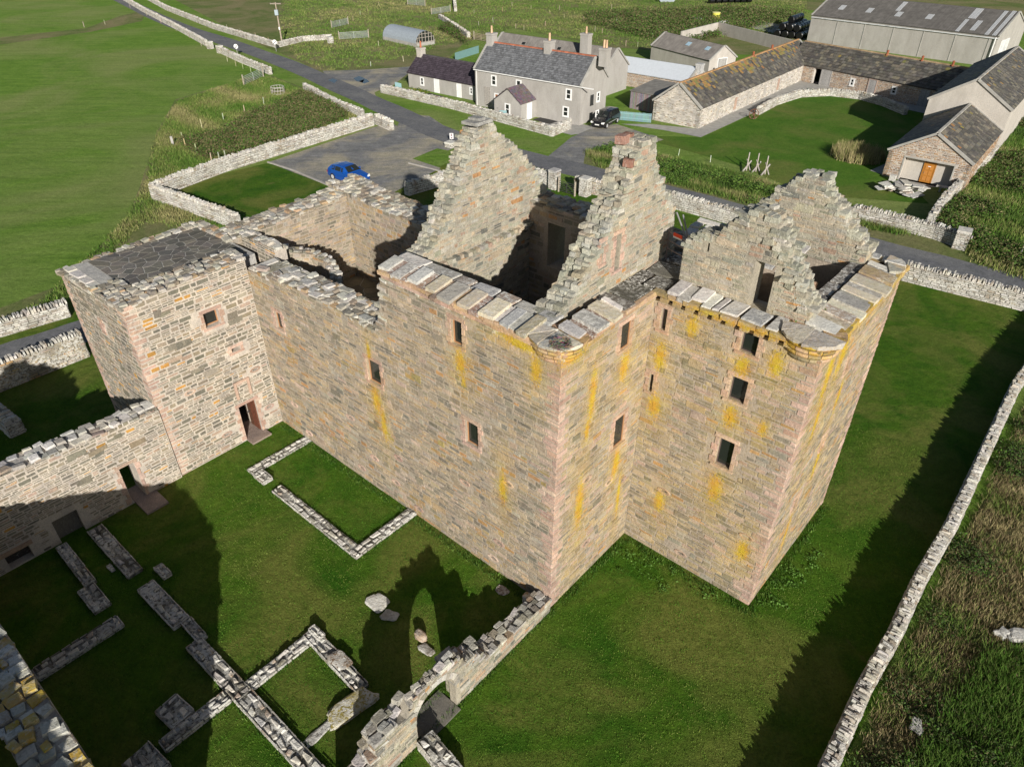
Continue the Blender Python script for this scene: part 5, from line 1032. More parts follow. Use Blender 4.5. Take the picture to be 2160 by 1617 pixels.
q = (41.21, 153.27); mb = lump((q[0], q[1], .4), (1.8, 1.0, 1.0), (.55, .54, .52), .4, .3); solo(mb, 'rubble_bag', M['dry'], 'white lumpy stone heap beside the yellow tank', 'stone', (*q, 0))
q = (38.01, 161.61); m = MB(); m.box((q[0] - 1.6, q[1] - .8, 0), (q[0] + 1.6, q[1] + .8, .25), (.4, .48, .55), .4); solo(m, 'tarpaulin', M['paint'], 'pale blue sheet lying left of the yellow tank', 'sheet', (*q, 0))
q = (36.10, 187.41); m = MB(); m.add([(q[0] - 2, q[1], .7), (q[0] + 2, q[1], .7), (q[0] + 1.6, q[1] - .8, 0), (q[0] - 1.4, q[1] - .8, 0), (q[0] - 2, q[1] - 1.2, .7), (q[0] + 2, q[1] - 1.2, .7)], [(0, 1, 2, 3), (3, 2, 5, 4), (0, 3, 4), (1, 5, 2)], (.4, .45, .5)); solo(m, 'small_boat', M['paint'], 'small pale boat lying at the top edge of the photo', 'boat', (*q, 0))
def rod_thing(name, label, cat, segs, mat, p, group=None): m = MB(); [m.tube(a, b, r, c) for a, b, r, c in segs]; return solo(m, name, M[mat], label, cat, p, group)
# utility pole
q = (-39.08, 131.92); T = Thing('utility_pole', 'wooden electricity pole with crossarm and transformer box beyond the road', 'pole', q); m = MB(); m.tube((*q, 0), (*q, 6.6), .13, (.36, .30, .24), 8, .09); T.part(m, 'mast', M['wood']); m = MB(); m.box((q[0] - .9, q[1] - .06, 6.3), (q[0] + .9, q[1] + .06, 6.42), (.3, .26, .22)); c = T.part(m, 'crossarm', M['wood']); m = MB()
for x in (-.8, -.3, .3, .8): m.tube((q[0] + x, q[1], 6.42), (q[0] + x, q[1], 6.6), .05, (.12, .1, .1))
T.part(m, 'insulator', M['paint'], c); m = MB(); m.box((q[0] - .28, q[1] - .4, 4.7), (q[0] + .28, q[1] - .05, 5.5), (.32, .38, .42)); T.part(m, 'transformer', M['paint']); m = MB(); m.box((q[0] - .12, q[1] - .16, 2.5), (q[0] + .12, q[1] - .13, 2.9), (.7, .7, .7)); T.part(m, 'notice_plate', M['paint'])
for (x, y, lb) in ((-43.84, 122.96, 'round white road sign with black diagonal bar on the field side of the road'), (-38.76, 126.89, 'round white road sign with black diagonal bar below the utility pole')):
    q = (x, y); T = Thing('road_sign', lb, 'road sign', q); m = MB(); m.tube((*q, 0), (*q, 1.75), .035, (.35, .35, .35)); T.part(m, 'post', M['metal']); m = MB(); m.tube((q[0], q[1] - .05, 1.45), (q[0], q[1] - .07, 1.45), .34, (.75, .75, .75), 18); d = T.part(m, 'sign_disc', M['paint']); m = MB(); m.obox((q[0] - .26, q[1] - .08, 1.22), (.46, 0, .42), (.06, 0, -.07), (0, -.006, 0), (.02, .02, .02)); T.part(m, 'bar', M['paint'], d)
q = (-6.42, 76.75); T = Thing('visitor_sign', 'small white signboard with dark emblem at the castle car park entrance', 'sign', q); m = MB(); m.tube((*q, 0), (*q, .8), .03, (.4, .4, .4)); T.part(m, 'post', M['metal']); m = MB(); m.box((q[0] - .2, q[1] - .06, .35), (q[0] + .2, q[1] - .03, .95), (.7, .7, .7)); d = T.part(m, 'board', M['paint']); m = MB()
for z in (.42, .62, .78): m.box((q[0] - .1, q[1] - .068, z), (q[0] + .1, q[1] - .0605, z + .1), (.12, .04, .06))
T.part(m, 'emblem', M['paint'], d)
def gate(label, A, B, h=1.1, col=(.42, .46, .46), bars=6, name='field_gate', posts=True, wood=False):
    A = Vector(A); B = Vector(B); T = Thing(name, label, 'gate', tuple(A)); r = .03 if not wood else .05
    for i in range(bars): m = MB(); z = .15 + (h - .15) * i / (bars - 1); m.tube((*A, z), (*B, z), r, col); T.part(m, 'bar', M['wood' if wood else 'metal'])
    for k in (0, .5, 1): m = MB(); p = A.lerp(B, k); m.tube((*p, .1), (*p, h + .02), r, col); T.part(m, 'upright', M['wood' if wood else 'metal'])
    if posts:
        for p in (A, B): m = MB(); m.tube((*p, 0), (*p, h + .3), .09, (.34, .3, .24)); T.part(m, 'post', M['wood'])
gate('grey tubular field gate standing open at the end of the road wall', (-36.59, 102.70), (-35.53, 108.25)); gate('pale tubular gate between the pole and the curved greenhouse', (-30.56, 137.78), (-25.66, 139.68)); gate('small tubular gate in the far fence above the greenhouse', (-34.42, 149.93), (-32.10, 154.41)); gate('far tubular gate at the top edge behind the greenhouse', (-23.86, 182.60), (-19.54, 179.52)); gate('brown wooden gate between farmhouse and tumbled wall', (-6.72, 137.78), (-4.12, 135.02), wood=True, bars=5, col=(.34, .28, .2)); gate('dark iron gate between the two piers behind the castle', (4.16, 61.89), (5.52, 60.71), 1.0, (.05, .05, .05))
gate('tubular gate hung on the tumbled far wall', (-16.96, 166.76), (-13.31, 171.52))
# ring feeder
q = (-30.70, 98.13); T = Thing('ring_feeder', 'round galvanised cattle feeder lying on the rough grass', 'feeder', q); R_ = .85
for z in (.1, .5, .9):
    m = MB()
    for i in range(16): a, b = 6.2832 * i / 16, 6.2832 * (i + 1) / 16; m.tube((q[0] + R_ * math.cos(a), q[1] + R_ * math.sin(a), z), (q[0] + R_ * math.cos(b), q[1] + R_ * math.sin(b), z), .03, (.45, .43, .41), 5)
    T.part(m, 'hoop', M['metal'])
for i in range(14): a = 6.2832 * i / 14; m = MB(); m.tube((q[0] + R_ * math.cos(a), q[1] + R_ * math.sin(a), .1), (q[0] + R_ * math.cos(a + .12), q[1] + R_ * math.sin(a + .12), .9), .025, (.42, .38, .34), 5); T.part(m, 'bar', M['metal'])
# fence posts that can be told apart
def posts(label, pts, h=1.0, r=.05, col=(.42, .36, .26), group=None, wires=False):
    pts = sorted(pts); ordw = ['leftmost', 'second from the left', 'third from the left', 'fourth from the left', 'fifth from the left', 'sixth from the left', 'seventh from the left', 'eighth from the left', 'ninth from the left', 'tenth from the left']
    for j_, p in enumerate(pts):
        lab = label if len(pts) > 19 or len(label.split()) > 13 or len(pts) < 2 else (ordw[j_] if j_ < min(10, len(pts) - 1) else ('rightmost' if j_ == len(pts) - 1 else ordw[0])) + ' ' + label
        m = MB(); k = U(-.06, .06); m.tube((*p, 0), (p[0] + k, p[1], h * U(.85, 1.1)), r, tuple(c * U(.8, 1.2) for c in col), 6); solo(m, 'fence_post', M['wood'], lab, 'post', (*p, 0), group or label)
posts('weathered fence post by the rough patch above the car park', [(-35.17, 76.92), (-34.18, 75.08), (-32.11, 72.68), (-29.68, 69.97), (-28.78, 69.82), (-28.37, 70.41), (-27.80, 69.68), (-34.83, 81.78), (-33.53, 85.11), (-32.02, 88.24), (-30.89, 92.26)])
q = (-35.84, 75.91); m = MB(); m.box((q[0] - .12, q[1] - .1, 0), (q[0] + .12, q[1] + .1, .85), (.42, .42, .42), .3); solo(m, 'stone_post', M['concrete'], 'grey standing slab at the edge of the bright green field', 'post', (*q, 0))
posts('thin post along the far left wall of the road', [(-84.62, 176.53), (-76.28, 165.45), (-69.31, 155.57), (-62.89, 146.71), (-57.79, 139.68), (-52.73, 131.49)], .9, .035)
posts('thin post along the wall towards the field gate', [(-44.17, 118.87), (-41.72, 115.36), (-40.02, 113.34), (-38.04, 110.74), (-36.25, 108.86)], .9, .035)
posts('thin post along the wall left of the pole', [(-80.48, 181.05), (-72.83, 170.83), (-65.00, 160.37), (-57.83, 152.14), (-53.64, 147.77), (-49.84, 143.62), (-45.61, 138.73), (-41.96, 134.12)], .9, .035)
posts('thin pale post in the rough pasture behind the farmhouse', [(-31.93, 166.76), (-31.34, 172.22), (-29.89, 179.52), (-31.92, 158.54), (-9.65, 144.64), (-8.04, 168.10), (-6.45, 152.70), (-3.77, 156.75), (-2.05, 171.52), (0.72, 149.93), (2.24, 147.77), (6.45, 152.70), (10.35, 173.64), (10.67, 161.61), (15.44, 145.67), (16.56, 143.62), (20.61, 155.57), (19.32, 131.49), (21.21, 130.63), (27.14, 168.10), (25.15, 139.68), (27.61, 132.79), (8.04, 168.10), (14.29, 158.54), (21.91, 175.07), (4.17, 175.07), (0.00, 179.52)], .9, .04)
posts('short white-tipped post on the grass left of the cottage', [(-21.36, 115.36), (-22.62, 131.49), (-16.86, 118.87)], .8, .04, (.5, .46, .4)); posts('leaning grey post beside the roadside pier', [(34.74, 50.26), (37.55, 48.40)], .9, .06, (.4, .38, .35)); posts('thin white post standing in the verge opposite the farmhouse', [(19.63, 70.11), (16.89, 72.22)], .7, .03, (.6, .56, .48))
posts('leaning post in the far bright field', [(-79.82, 154.41), (-82.25, 151.02)], .9, .05)
# picket fence
a, b = Vector((11.32, 85.72)), Vector((15.95, 84.11)); d = b - a; T = Thing('picket_fence', 'pale blue picket fence between farmhouse and barn', 'fence', tuple(a)); n = 46
for i in range(n): p = a.lerp(b, i / (n - 1)); m = MB(); m.box((p.x - .035, p.y - .02, .05), (p.x + .035, p.y + .02, 1.05 + U(-.03, .03)), tuple(c * U(.9, 1.08) for c in (.22, .36, .38)), math.atan2(d.y, d.x)); T.part(m, 'picket', M['paint'])
for z in (.35, .85): m = MB(); m.tube((*a, z), (*b, z), .035, (.25, .42, .44)); T.part(m, 'rail', M['paint'])
for A_, B_, lb in (((-15.54, 100.24), (-14.68, 99.44), 'little pale blue garden gate at the left end of the garden wall'), ((-1.39, 85.72), (-0.67, 85.72), 'small pale blue gate beside the porch')):
    a, b = Vector(A_), Vector(B_); T = Thing('garden_gate', lb, 'gate', tuple(a))
    for i in range(8): p = a.lerp(b, i / 7); m = MB(); m.box((p.x - .05, p.y - .02, .05), (p.x + .05, p.y + .02, 1.0), (.22, .36, .38)); T.part(m, 'picket', M['paint'])
    m = MB(); m.tube((*a, .5), (*b, .5), .03, (.25, .42, .44)); T.part(m, 'rail', M['paint'])
a, b = Vector((-8.88, 119.60)), Vector((-5.41, 125.69)); d = b - a; m = MB(); m.obox((*a, 0), (*d, 0), (0, .05, 0), (0, 0, 1.1), (.16, .28, .28)); solo(m, 'board_fence', M['paint'], 'pale blue-green board fence behind the cottage roof', 'fence', (*a, 0))
for x, y, lb in ((4.15, 86.75, 'leftmost of three small tubs by the porch'), (4.48, 86.54, 'middle one of three small tubs by the porch'), (4.79, 86.13, 'rightmost, whitest of three small tubs by the porch')):
    q = (x, y); m = MB(); m.tube((*q, 0), (*q, .55), .2, (.5, .44, .34) if 'whitest' not in lb else (.6, .6, .58), 10, .24); solo(m, 'tub', M['paint'], lb, 'tub', (*q, 0))
for q, e, lb in (((3.86, 85.11), (1.3, .7), 'black doormat outside the porch'), ((-10.47, 96.86), (1.5, .8), 'dark slate slab outside the cottage door')): m = MB(); m.box((q[0] - e[0], q[1] - e[1], .02), (q[0] + e[0], q[1] + e[1], .05), (.03, .03, .03), -.75); solo(m, 'doormat', M['paint'], lb, 'mat', (*q, 0))
# rusty wheel and the three posts with benches on the verge
q = (28.19, 85.72); T = Thing('cart_wheel', 'rusty spoked iron wheel standing on the farm lawn', 'wheel', q); m = MB(); R_ = .55
for i in range(18): a, b = 6.2832 * i / 18, 6.2832 * (i + 1) / 18; m.tube((q[0] + R_ * math.cos(a), q[1], .6 + R_ * math.sin(a)), (q[0] + R_ * math.cos(b), q[1], .6 + R_ * math.sin(b)), .04, (.16, .07, .04), 5)
T.part(m, 'rim', M['metal'])
for i in range(8): a = 6.2832 * i / 8; m = MB(); m.tube((q[0], q[1], .6), (q[0] + R_ * math.cos(a), q[1], .6 + R_ * math.sin(a)), .025, (.16, .07, .04), 5); T.part(m, 'spoke', M['metal'])
m = MB(); m.tube((q[0], q[1] - .6, .25), (q[0], q[1] + .3, .6), .07, (.17, .08, .05)); T.part(m, 'axle', M['metal'])
for i, (x, y, lb) in enumerate(((22.51, 67.55, 'old timber stand with tall post, the leftmost of three on the verge'), (23.34, 67.28, 'old timber stand with tall post, the middle of three on the verge'), (23.97, 66.46, 'old timber stand with tall post, the rightmost of three on the verge'))):
    q = (x, y); T = Thing('timber_stand', lb, 'timber frame', q, 'W', 'old timber stands with tall posts'); m = MB(); m.tube((*q, 0), (q[0], q[1], 1.75), .06, (.40, .36, .32)); T.part(m, 'post', M['wood']); m = MB(); m.tube((q[0] - .5, q[1] - .5, .1), (q[0] + .5, q[1] + .6, .75), .08, (.38, .35, .32)); T.part(m, 'beam', M['wood']); m = MB(); m.tube((q[0] + .35, q[1] - .1, 0), (q[0] - .1, q[1] + .1, 1.1), .05, (.36, .33, .3)); T.part(m, 'brace', M['wood'])

# ---------------------------------------------------------------- cars
def car(name, label, c, rz, L_, Wd, Hh, paint, st, plate_front=True, glass0=.28, hood=.86, roof0=.36, roof1=.86, mpv=False):
    """st: side profile stations (x fraction from the front, belt height, roof height, half width)"""
    T = Thing(name, label, 'car', (*c, 0)); cs, sn = math.cos(rz), math.sin(rz); X = lambda x, y, z: (c[0] + (L_ / 2 - x * L_) * cs - y * sn, c[1] + (L_ / 2 - x * L_) * sn + y * cs, z)
    b = MB(); rings = []
    for x, zb, zr, hw in st:
        lo = .2 if .06 < x < .94 else .3; cab = zr > zb + .08; rw = hw * (.76 if cab else .9)
        half = [(0, zr + (.03 if cab else .02)), (rw * .8, zr), (rw, zr - .03), (hw * .97, zb), (hw, zb - .16), (hw, .5), (hw * .97, lo)]
        rings.append([X(x, y, z) for y, z in half[::-1]] + [X(x, -y, z) for y, z in half[1:]])
    n = len(rings[0]); vs = [p for r in rings for p in r]
    fs = [(i * n + j, i * n + j + 1, (i + 1) * n + j + 1, (i + 1) * n + j) for i in range(len(rings) - 1) for j in range(n - 1)]
    fs += [tuple(range(n)), tuple(range((len(rings) - 1) * n, len(rings) * n))[::-1], *[((i + 1) * n, (i + 1) * n + n - 1, i * n + n - 1, i * n) for i in range(len(rings) - 1)]]
    b.add(vs, fs, (.1, .1, .1)); body_ = T.part(b, 'body', M[paint]); me = body_.data; bm_fix(me)
    xs = [q[0] for q in st]; belt = lambda x: float(np.interp(x, xs, [q[1] for q in st])); rf = lambda x: float(np.interp(x, xs, [q[2] for q in st])); hw_ = lambda x: float(np.interp(x, xs, [q[3] for q in st]))
    e = .012
    def sidewin(x0, x1):
        for sd in (1, -1):
            g = MB(); pts = []
            for x, k in ((x0, .08), (x1, .08), (x1, .86), (x0, .86)):
                xx = x; zb, zr = belt(xx) + .0, rf(xx) - .03; h = hw_(xx); z = zb + (zr - zb) * k; y = h * .97 + (h * .76 - h * .97) * k; pts.append(X(xx, sd * (y + e), z))
            g.quad(*(pts if sd < 0 else pts[::-1])); T.part(g, 'side_window', M['glass'])
    sidewin(roof0 + .02, .50); sidewin(.52, .70)
    sidewin(.72, roof1 + (.02 if mpv else -.02))
    for (xa, xb) in ((glass0 + .015, roof0 - .01),):
        g = MB(); za, zb2 = belt(xa) + .06, rf(xb); ya, yb = hw_(xa) * .82, hw_(xb) * .66; g.quad(X(xa, ya, rf(xa) + e + .02), X(xa, -ya, rf(xa) + e + .02), X(xb, -yb, rf(xb) + e + .02), X(xb, yb, rf(xb) + e + .02)); T.part(g, 'windscreen', M['glass'])
    for sd in (1, -1):
        g = MB(); g.add([X(-.003, sd * .48 * Wd * .98 - sd * .02, .62), X(-.003, sd * .28 * Wd, .62), X(.002, sd * .28 * Wd, .76), X(.035, sd * .485 * Wd, .80)], [(0, 1, 2, 3)] if sd > 0 else [(3, 2, 1, 0)], (.75, .75, .72)); T.part(g, 'headlight', M['metal'])
        g = MB(); g.obox(X(1.004, sd * .36 * Wd, .60), np.array(X(1.004, sd * .46 * Wd, .75)) - np.array(X(1.004, sd * .36 * Wd, .75)), np.array(X(.99, 0, 0)) - np.array(X(1.004, 0, 0)), (0, 0, .15), (.3, .01, .01)); T.part(g, 'tail_light', M['paint'])
        g = MB(); o = np.array(X(roof0 - .03, sd * (Wd / 2 + .02), .98)); g.obox(o, np.array(X(roof0, 0, 0)) - np.array(X(roof0 + .03, 0, 0)), np.array(X(0, sd * .16, 0)) - np.array(X(0, 0, 0)), (0, 0, .13), (.1, .1, .1)); T.part(g, 'wing_mirror', M[paint])
        for x in (.18, .80):
            p0, p1 = X(x, sd * (Wd / 2 - .2), .315), X(x, sd * (Wd / 2 + .015), .315); g = MB(); g.tube(p0, p1, .315, (.02, .02, .02), 18); w_ = T.part(g, 'wheel', M['rubber']); g = MB(); q1 = X(x, sd * (Wd / 2 + .025), .315); g.tube(p1, q1, .2, (.45, .45, .46), 10); T.part(g, 'rim', M['metal'], w_)
    g = MB(); g.obox(X(-.006, .5, .3), np.array(X(0, -.5, 0)) - np.array(X(0, .5, 0)), np.array(X(.01, 0, 0)) - np.array(X(0, 0, 0)), (0, 0, .12), (.02, .02, .02)); T.part(g, 'grille', M['rubber'])
    if plate_front: g = MB(); g.obox(X(-.012, .26, .44), np.array(X(0, -.26, 0)) - np.array(X(0, .26, 0)), np.array(X(.004, 0, 0)) - np.array(X(0, 0, 0)), (0, 0, .11), (.75, .75, .72)); T.part(g, 'number_plate', M['paint'])
    return T, X, belt, hw_
def bm_fix(me):
    import bmesh
    bm = bmesh.new(); bm.from_mesh(me); bmesh.ops.recalc_face_normals(bm, faces=bm.faces); bm.to_mesh(me); bm.free(); me.polygons.foreach_set('use_smooth', [False] * len(me.polygons))
hatch = [(0, .58, .66, .74), (.02, .70, .72, .82), (.12, .80, .86, .88), (.27, .90, .97, .89), (.33, .93, 1.15, .89), (.42, .94, 1.40, .89), (.52, .95, 1.46, .89), (.70, .96, 1.45, .89), (.86, .98, 1.34, .87), (.95, 1.0, 1.08, .82), (1.0, .80, .86, .78)]
mpv_ = [(0, .60, .68, .72), (.03, .76, .80, .80), (.12, .90, .96, .86), (.22, .98, 1.06, .87), (.30, 1.0, 1.32, .87), (.39, 1.02, 1.58, .87), (.52, 1.03, 1.66, .87), (.75, 1.04, 1.65, .87), (.92, 1.05, 1.56, .85), (.98, 1.03, 1.2, .83), (1.0, .80, .84, .80)]
car('parked_car', 'bright blue hatchback parked on the gravel behind the castle', (-15.13, 64.88), rad(-38), 4.1, 1.78, 1.47, 'blue', hatch, glass0=.27, roof0=.43, roof1=.84)
T, X, belt, hw_ = car('parked_car', 'black people carrier parked against the farmhouse gable', (10.69, 83.51), rad(-122), 4.4, 1.76, 1.67, 'black', mpv_, glass0=.22, roof0=.40, roof1=.92, mpv=True)
m = MB(); [m.tube(X(.27, sd * .895, .55), X(.74, sd * .895, .55), .02, (.5, .5, .5)) for sd in (1, -1)]; T.part(m, 'side_trim', M['metal'])

# ================================================================ grass, nettles and rough growth
def inpoly(P_, poly):
    x, y = P_[:, 0], P_[:, 1]; r = np.zeros(len(x), bool); n = len(poly)
    for i in range(n):
        (x0, y0), (x1, y1) = poly[i], poly[(i + 1) % n]
        if y0 == y1: continue
        c = ((y0 > y) != (y1 > y)) & (x < (x1 - x0) * (y - y0) / (y1 - y0) + x0); r ^= c
    return r
def vn(x, y, f, ph=0): return (np.sin(x * f + 1.7 * np.sin(y * f * .83 + ph)) + np.sin(y * f * 1.31 + 1.9 * np.sin(x * f * .71 + ph * 2)) + np.sin((x + y) * f * 2.1 + ph)) / 3
def scatter(poly, n, mask=None):
    poly = [tuple(p) for p in poly]; xs = [p[0] for p in poly]; ys = [p[1] for p in poly]; out = []; c = 0
    while c < n:
        q = np.stack([RN.uniform(min(xs), max(xs), n * 2), RN.uniform(min(ys), max(ys), n * 2)], 1); q = q[inpoly(q, poly)]
        if mask is not None: q = q[RN.uniform(0, 1, len(q)) < mask(q[:, 0], q[:, 1])]
        out.append(q); c += len(q)
        if len(out) > 30: break
    q = np.concatenate(out)[:n]; keep = np.ones(len(q), bool)
    for ex in KEEPOUT: keep &= ~inpoly(q, ex)
    return q[keep]
KEEPOUT = []
def blades(name, label, pts, h, wd, cols, per=5, spread=.12, lean=.5, z0=0, cat_kind='stuff', zfun=None, colfun=None, pname=None):
    n = len(pts) * per; p = np.repeat(pts, per, 0) + RN.normal(0, spread, (n, 2)); a = RN.uniform(0, 6.2832, n); hh = h * RN.uniform(.5, 1.3, n); ww = wd * RN.uniform(.6, 1.3, n); la = a + RN.normal(1.57, .7, n); le = hh * lean * RN.uniform(0, 1, n)
    z = np.full(n, float(z0)) if zfun is None else zfun(p[:, 0], p[:, 1])
    v = np.empty((n, 3, 3)); v[:, 0, 0] = p[:, 0] - np.cos(a) * ww; v[:, 0, 1] = p[:, 1] - np.sin(a) * ww; v[:, 0, 2] = z; v[:, 1, 0] = p[:, 0] + np.cos(a) * ww; v[:, 1, 1] = p[:, 1] + np.sin(a) * ww; v[:, 1, 2] = z
    v[:, 2, 0] = p[:, 0] + np.cos(la) * le; v[:, 2, 1] = p[:, 1] + np.sin(la) * le; v[:, 2, 2] = z + hh
    return tris(name, label, v, cols, p, cat_kind, colfun)
def tris(name, label, v, cols, p, kind, colfun=None):
    n = len(v); cols = np.array(cols); k = RN.randint(0, len(cols), n)
    if colfun is not None: t = np.clip((colfun(p[:, 0], p[:, 1]) + 1) / 2 + RN.normal(0, .16, n), 0, .999); k = (t * len(cols)).astype(int)
    c = cols[k] * RN.uniform(.75, 1.25, (n, 1)); c = np.concatenate([c, np.zeros((n, 1))], 1); c = np.repeat(c, 3, 0)
    me = bpy.data.meshes.new(name); me.vertices.add(n * 3); me.vertices.foreach_set('co', v.reshape(-1)); me.loops.add(n * 3); me.loops.foreach_set('vertex_index', np.arange(n * 3, dtype=np.int32)); me.polygons.add(n); me.polygons.foreach_set('loop_start', np.arange(0, n * 3, 3, dtype=np.int32)); me.polygons.foreach_set('loop_total', np.full(n, 3, dtype=np.int32)); me.update()
    at = me.attributes.new('Col', 'FLOAT_COLOR', 'POINT'); at.data.foreach_set('color', c.astype(np.float32).ravel()); me.materials.append(M['veg'])
    o = bpy.data.objects.new(name, me); COL.objects.link(o); tags(o, label, None, None, kind); return o
def leaves(name, label, pts, hfun, size, cols, colfun=None, per=8, spread=.25):
    n = len(pts) * per; p = np.repeat(pts, per, 0) + RN.normal(0, spread, (n, 2)); H_ = hfun(p[:, 0], p[:, 1]); z = H_ * RN.uniform(.25, 1.05, n); c = np.stack([p[:, 0], p[:, 1], z], 1)
    d1 = RN.normal(0, 1, (n, 3)); d1[:, 2] *= .6; d1 /= np.linalg.norm(d1, axis=1, keepdims=True); d2 = np.cross(d1, RN.normal(0, 1, (n, 3))); d2 /= np.linalg.norm(d2, axis=1, keepdims=True); s = size * RN.uniform(.6, 1.4, (n, 1))
    v = np.stack([c - d2 * s * .55, c + d2 * s * .55, c + d1 * s * 1.5], 1); return tris(name, label, v, cols, p, 'stuff', colfun)
G1, G2, G3, G4, G5 = (.065, .135, .02), (.11, .18, .036), (.18, .215, .06), (.29, .265, .12), (.40, .33, .18)
DK = (.055, .095, .026)
near = [(10.64, 11.23), (12.90, 14.07), (14.93, 16.14), (17.22, 18.80), (20.05, 21.81), (23.21, 25.41), (28.18, 31.06), (36.37, 31.06), (20.99, 11.23), (22, 4), (12, 5)]
ptn = scatter(near, 14000); blades('rough_grass', None, ptn, .26, .014, [G1, G2, G3, (.17, .13, .07), (.24, .19, .10), G4, G5], 9, .12, .9, colfun=lambda x, y: vn(x, y, .8) * .8 + .25)
ptn = scatter(near, 1500, lambda x, y: (vn(x, y, .55, 2) > .25) * 1.0); leaves('bramble', None, ptn, lambda x, y: .35 + .25 * vn(x, y, 2.2, 1), .05, [DK, DK, G1, (.05, .07, .03), (.09, .08, .04)], per=40, spread=.3)
ptn = scatter([(16.94, 15.18), (19.82, 15.18), (16.99, 10.76), (11.91, 10.76)], 1700); blades('long_grass', None, ptn, .42, .018, [G2, (.05, .12, .015), (.07, .15, .02), G2], 10, .16, 1.0)
for i, (x, y, e) in enumerate(((18.52, 15.86, (1.0, .5, .3)), (17.89, 15.96, (.5, .4, .25)), (13.14, 12.48, (.5, .35, .2)))): q = (x, y); mb = lump((q[0], q[1], .15), e, (.5, .49, .46), .5 * i, .25); solo(mb, 'boulder', M['pale'], ('white boulder in the rough grass at the right edge, the larger', 'small white stone just left of the larger boulder', 'grey stone in the grass at the bottom right, nearest the wall')[i], 'stone', (*q, 0))
far = [(45.79, 71.91), (55.15, 81.22), (68.52, 90.43), (37.97, 41.13), (35.54, 44.41), (33.71, 47.12), (34.13, 49.23), (34.30, 53.92), (37.01, 57.80)]
ptn = scatter(far, 9000); blades('rough_grass', None, ptn, .4, .03, [DK, G1, G2, G3, G4], 6, .2, .8, colfun=lambda x, y: vn(x, y, .3) - .1)
ptn = scatter(far, 2200, lambda x, y: (vn(x, y, .25, 1) > .1) * 1.0); leaves('nettle_bed', None, ptn, lambda x, y: .7 + .4 * vn(x, y, 1.3), .10, [DK, G1, (.09, .10, .035), (.14, .13, .06)], per=22, spread=.4)
verge = [(7.54, 73.15), (11.92, 75.08), (15.29, 71.61), (21.58, 66.46), (26.01, 60.94), (29.09, 58.12), (33.54, 53.92), (31.81, 51.86), (26.98, 53.73), (24.41, 56.22), (19.74, 59.45), (14.00, 64.24), (8.73, 68.25)]
ptn = scatter(verge, 5000); blades('verge_grass', None, ptn, .42, .028, [DK, G1, G2, G3, (.2, .2, .08), G4], 8, .18, .9, colfun=lambda x, y: vn(x, y, .9)); ptn = scatter(verge, 900, lambda x, y: (vn(x, y, .6, 3) > .2) * 1.0); leaves('verge_weeds', None, ptn, lambda x, y: .6 + .3 * vn(x, y, 2), .09, [DK, G1, G2], per=20, spread=.3)
left = [(-37.69, 107.34), (-33.99, 107.34), (-27.78, 99.70), (-21.11, 90.88), (-17.27, 86.13), (-22.26, 76.75), (-28.03, 69.68), (-31.62, 62.37), (-26.96, 56.73), (-22.04, 53.73), (-25.08, 53.73), (-30.06, 54.70), (-29.86, 49.23), (-29.32, 43.14), (-31.04, 39.87), (-30.97, 43.83), (-31.66, 55.70), (-33.96, 64.88), (-39.13, 80.29), (-42.28, 93.91)]
ptn = scatter(left, 12000); blades('rough_grass', None, ptn, .26, .03, [G1, G2, G3, (.2, .2, .08), G4], 7, .2, 1.1, colfun=lambda x, y: vn(x, y, .45) * .9 - .05)
thick = [(-35.16, 76.75), (-30.89, 71.15), (-28.52, 71.15), (-23.49, 77.61), (-19.58, 86.54), (-21.28, 90.88), (-27.59, 98.91), (-29.05, 91.57), (-30.96, 87.17), (-32.04, 80.29)]
ptn = scatter(thick, 3000); leaves('nettle_bed', None, ptn, lambda x, y: .6 + .35 * vn(x, y, 1.6), .10, [DK, G1, (.09, .10, .035), (.13, .11, .055), (.16, .14, .07)], per=24, spread=.4)
past = [(-54.19, 190.75), (69.99, 190.75), (54.37, 144.64), (35.91, 140.65), (26.82, 128.53), (17.01, 132.36), (0.00, 149.93), (-8.37, 137.32), (-21.51, 115.36), (-27.25, 112.03), (-34.79, 122.58), (-44.38, 149.93)]
ptn = scatter(past, 14000); blades('pasture_tussock', None, ptn, .26, .05, [G1, G2, G2, G3, (.2, .2, .08), G4], 6, .4, 1.1, colfun=lambda x, y: vn(x, y, .12) * .8 + .35 * vn(x, y, .6) - .1)
hg = [(-14.04, 149.93), (-6.40, 130.63), (0.97, 161.61), (17.31, 135.02), (28.00, 126.49), (31.07, 142.12), (55.25, 149.93), (63.22, 190.75), (13.01, 182.60), (-9.70, 161.61)]
ptn = scatter([(14.05, 155.57), (28.81, 130.63), (52.81, 156.75), (62.32, 168.10), (50.08, 175.07), (16.08, 168.10)], 2600); leaves('nettle_bed', None, ptn, lambda x, y: .9 + .5 * vn(x, y, .8), .16, [DK, G1, (.10, .10, .045), (.14, .12, .06)], per=16, spread=.6)
ptn = scatter([(-13.95, 148.84), (-7.20, 130.63), (-9.41, 140.65), (-12.18, 155.57)], 260); leaves('shrub', None, ptn, lambda x, y: .8 + .3 * vn(x, y, 1), .12, [DK, (.09, .06, .04), G1], per=16, spread=.4)
q = (34.78, 71.61); po_ = [(q[0] + 2.4 * math.cos(a), q[1] + 2.4 * math.sin(a)) for a in np.arange(0, 6.28, .5)]
KEEPOUT = []; ptn = scatter(po_, 420); blades('tall_grass_clump', 'round clump of tall straw-coloured grass on the farm lawn', ptn, 1.0, .03, [G3, G4, G5, (.32, .27, .14)], 12, .15, .5)
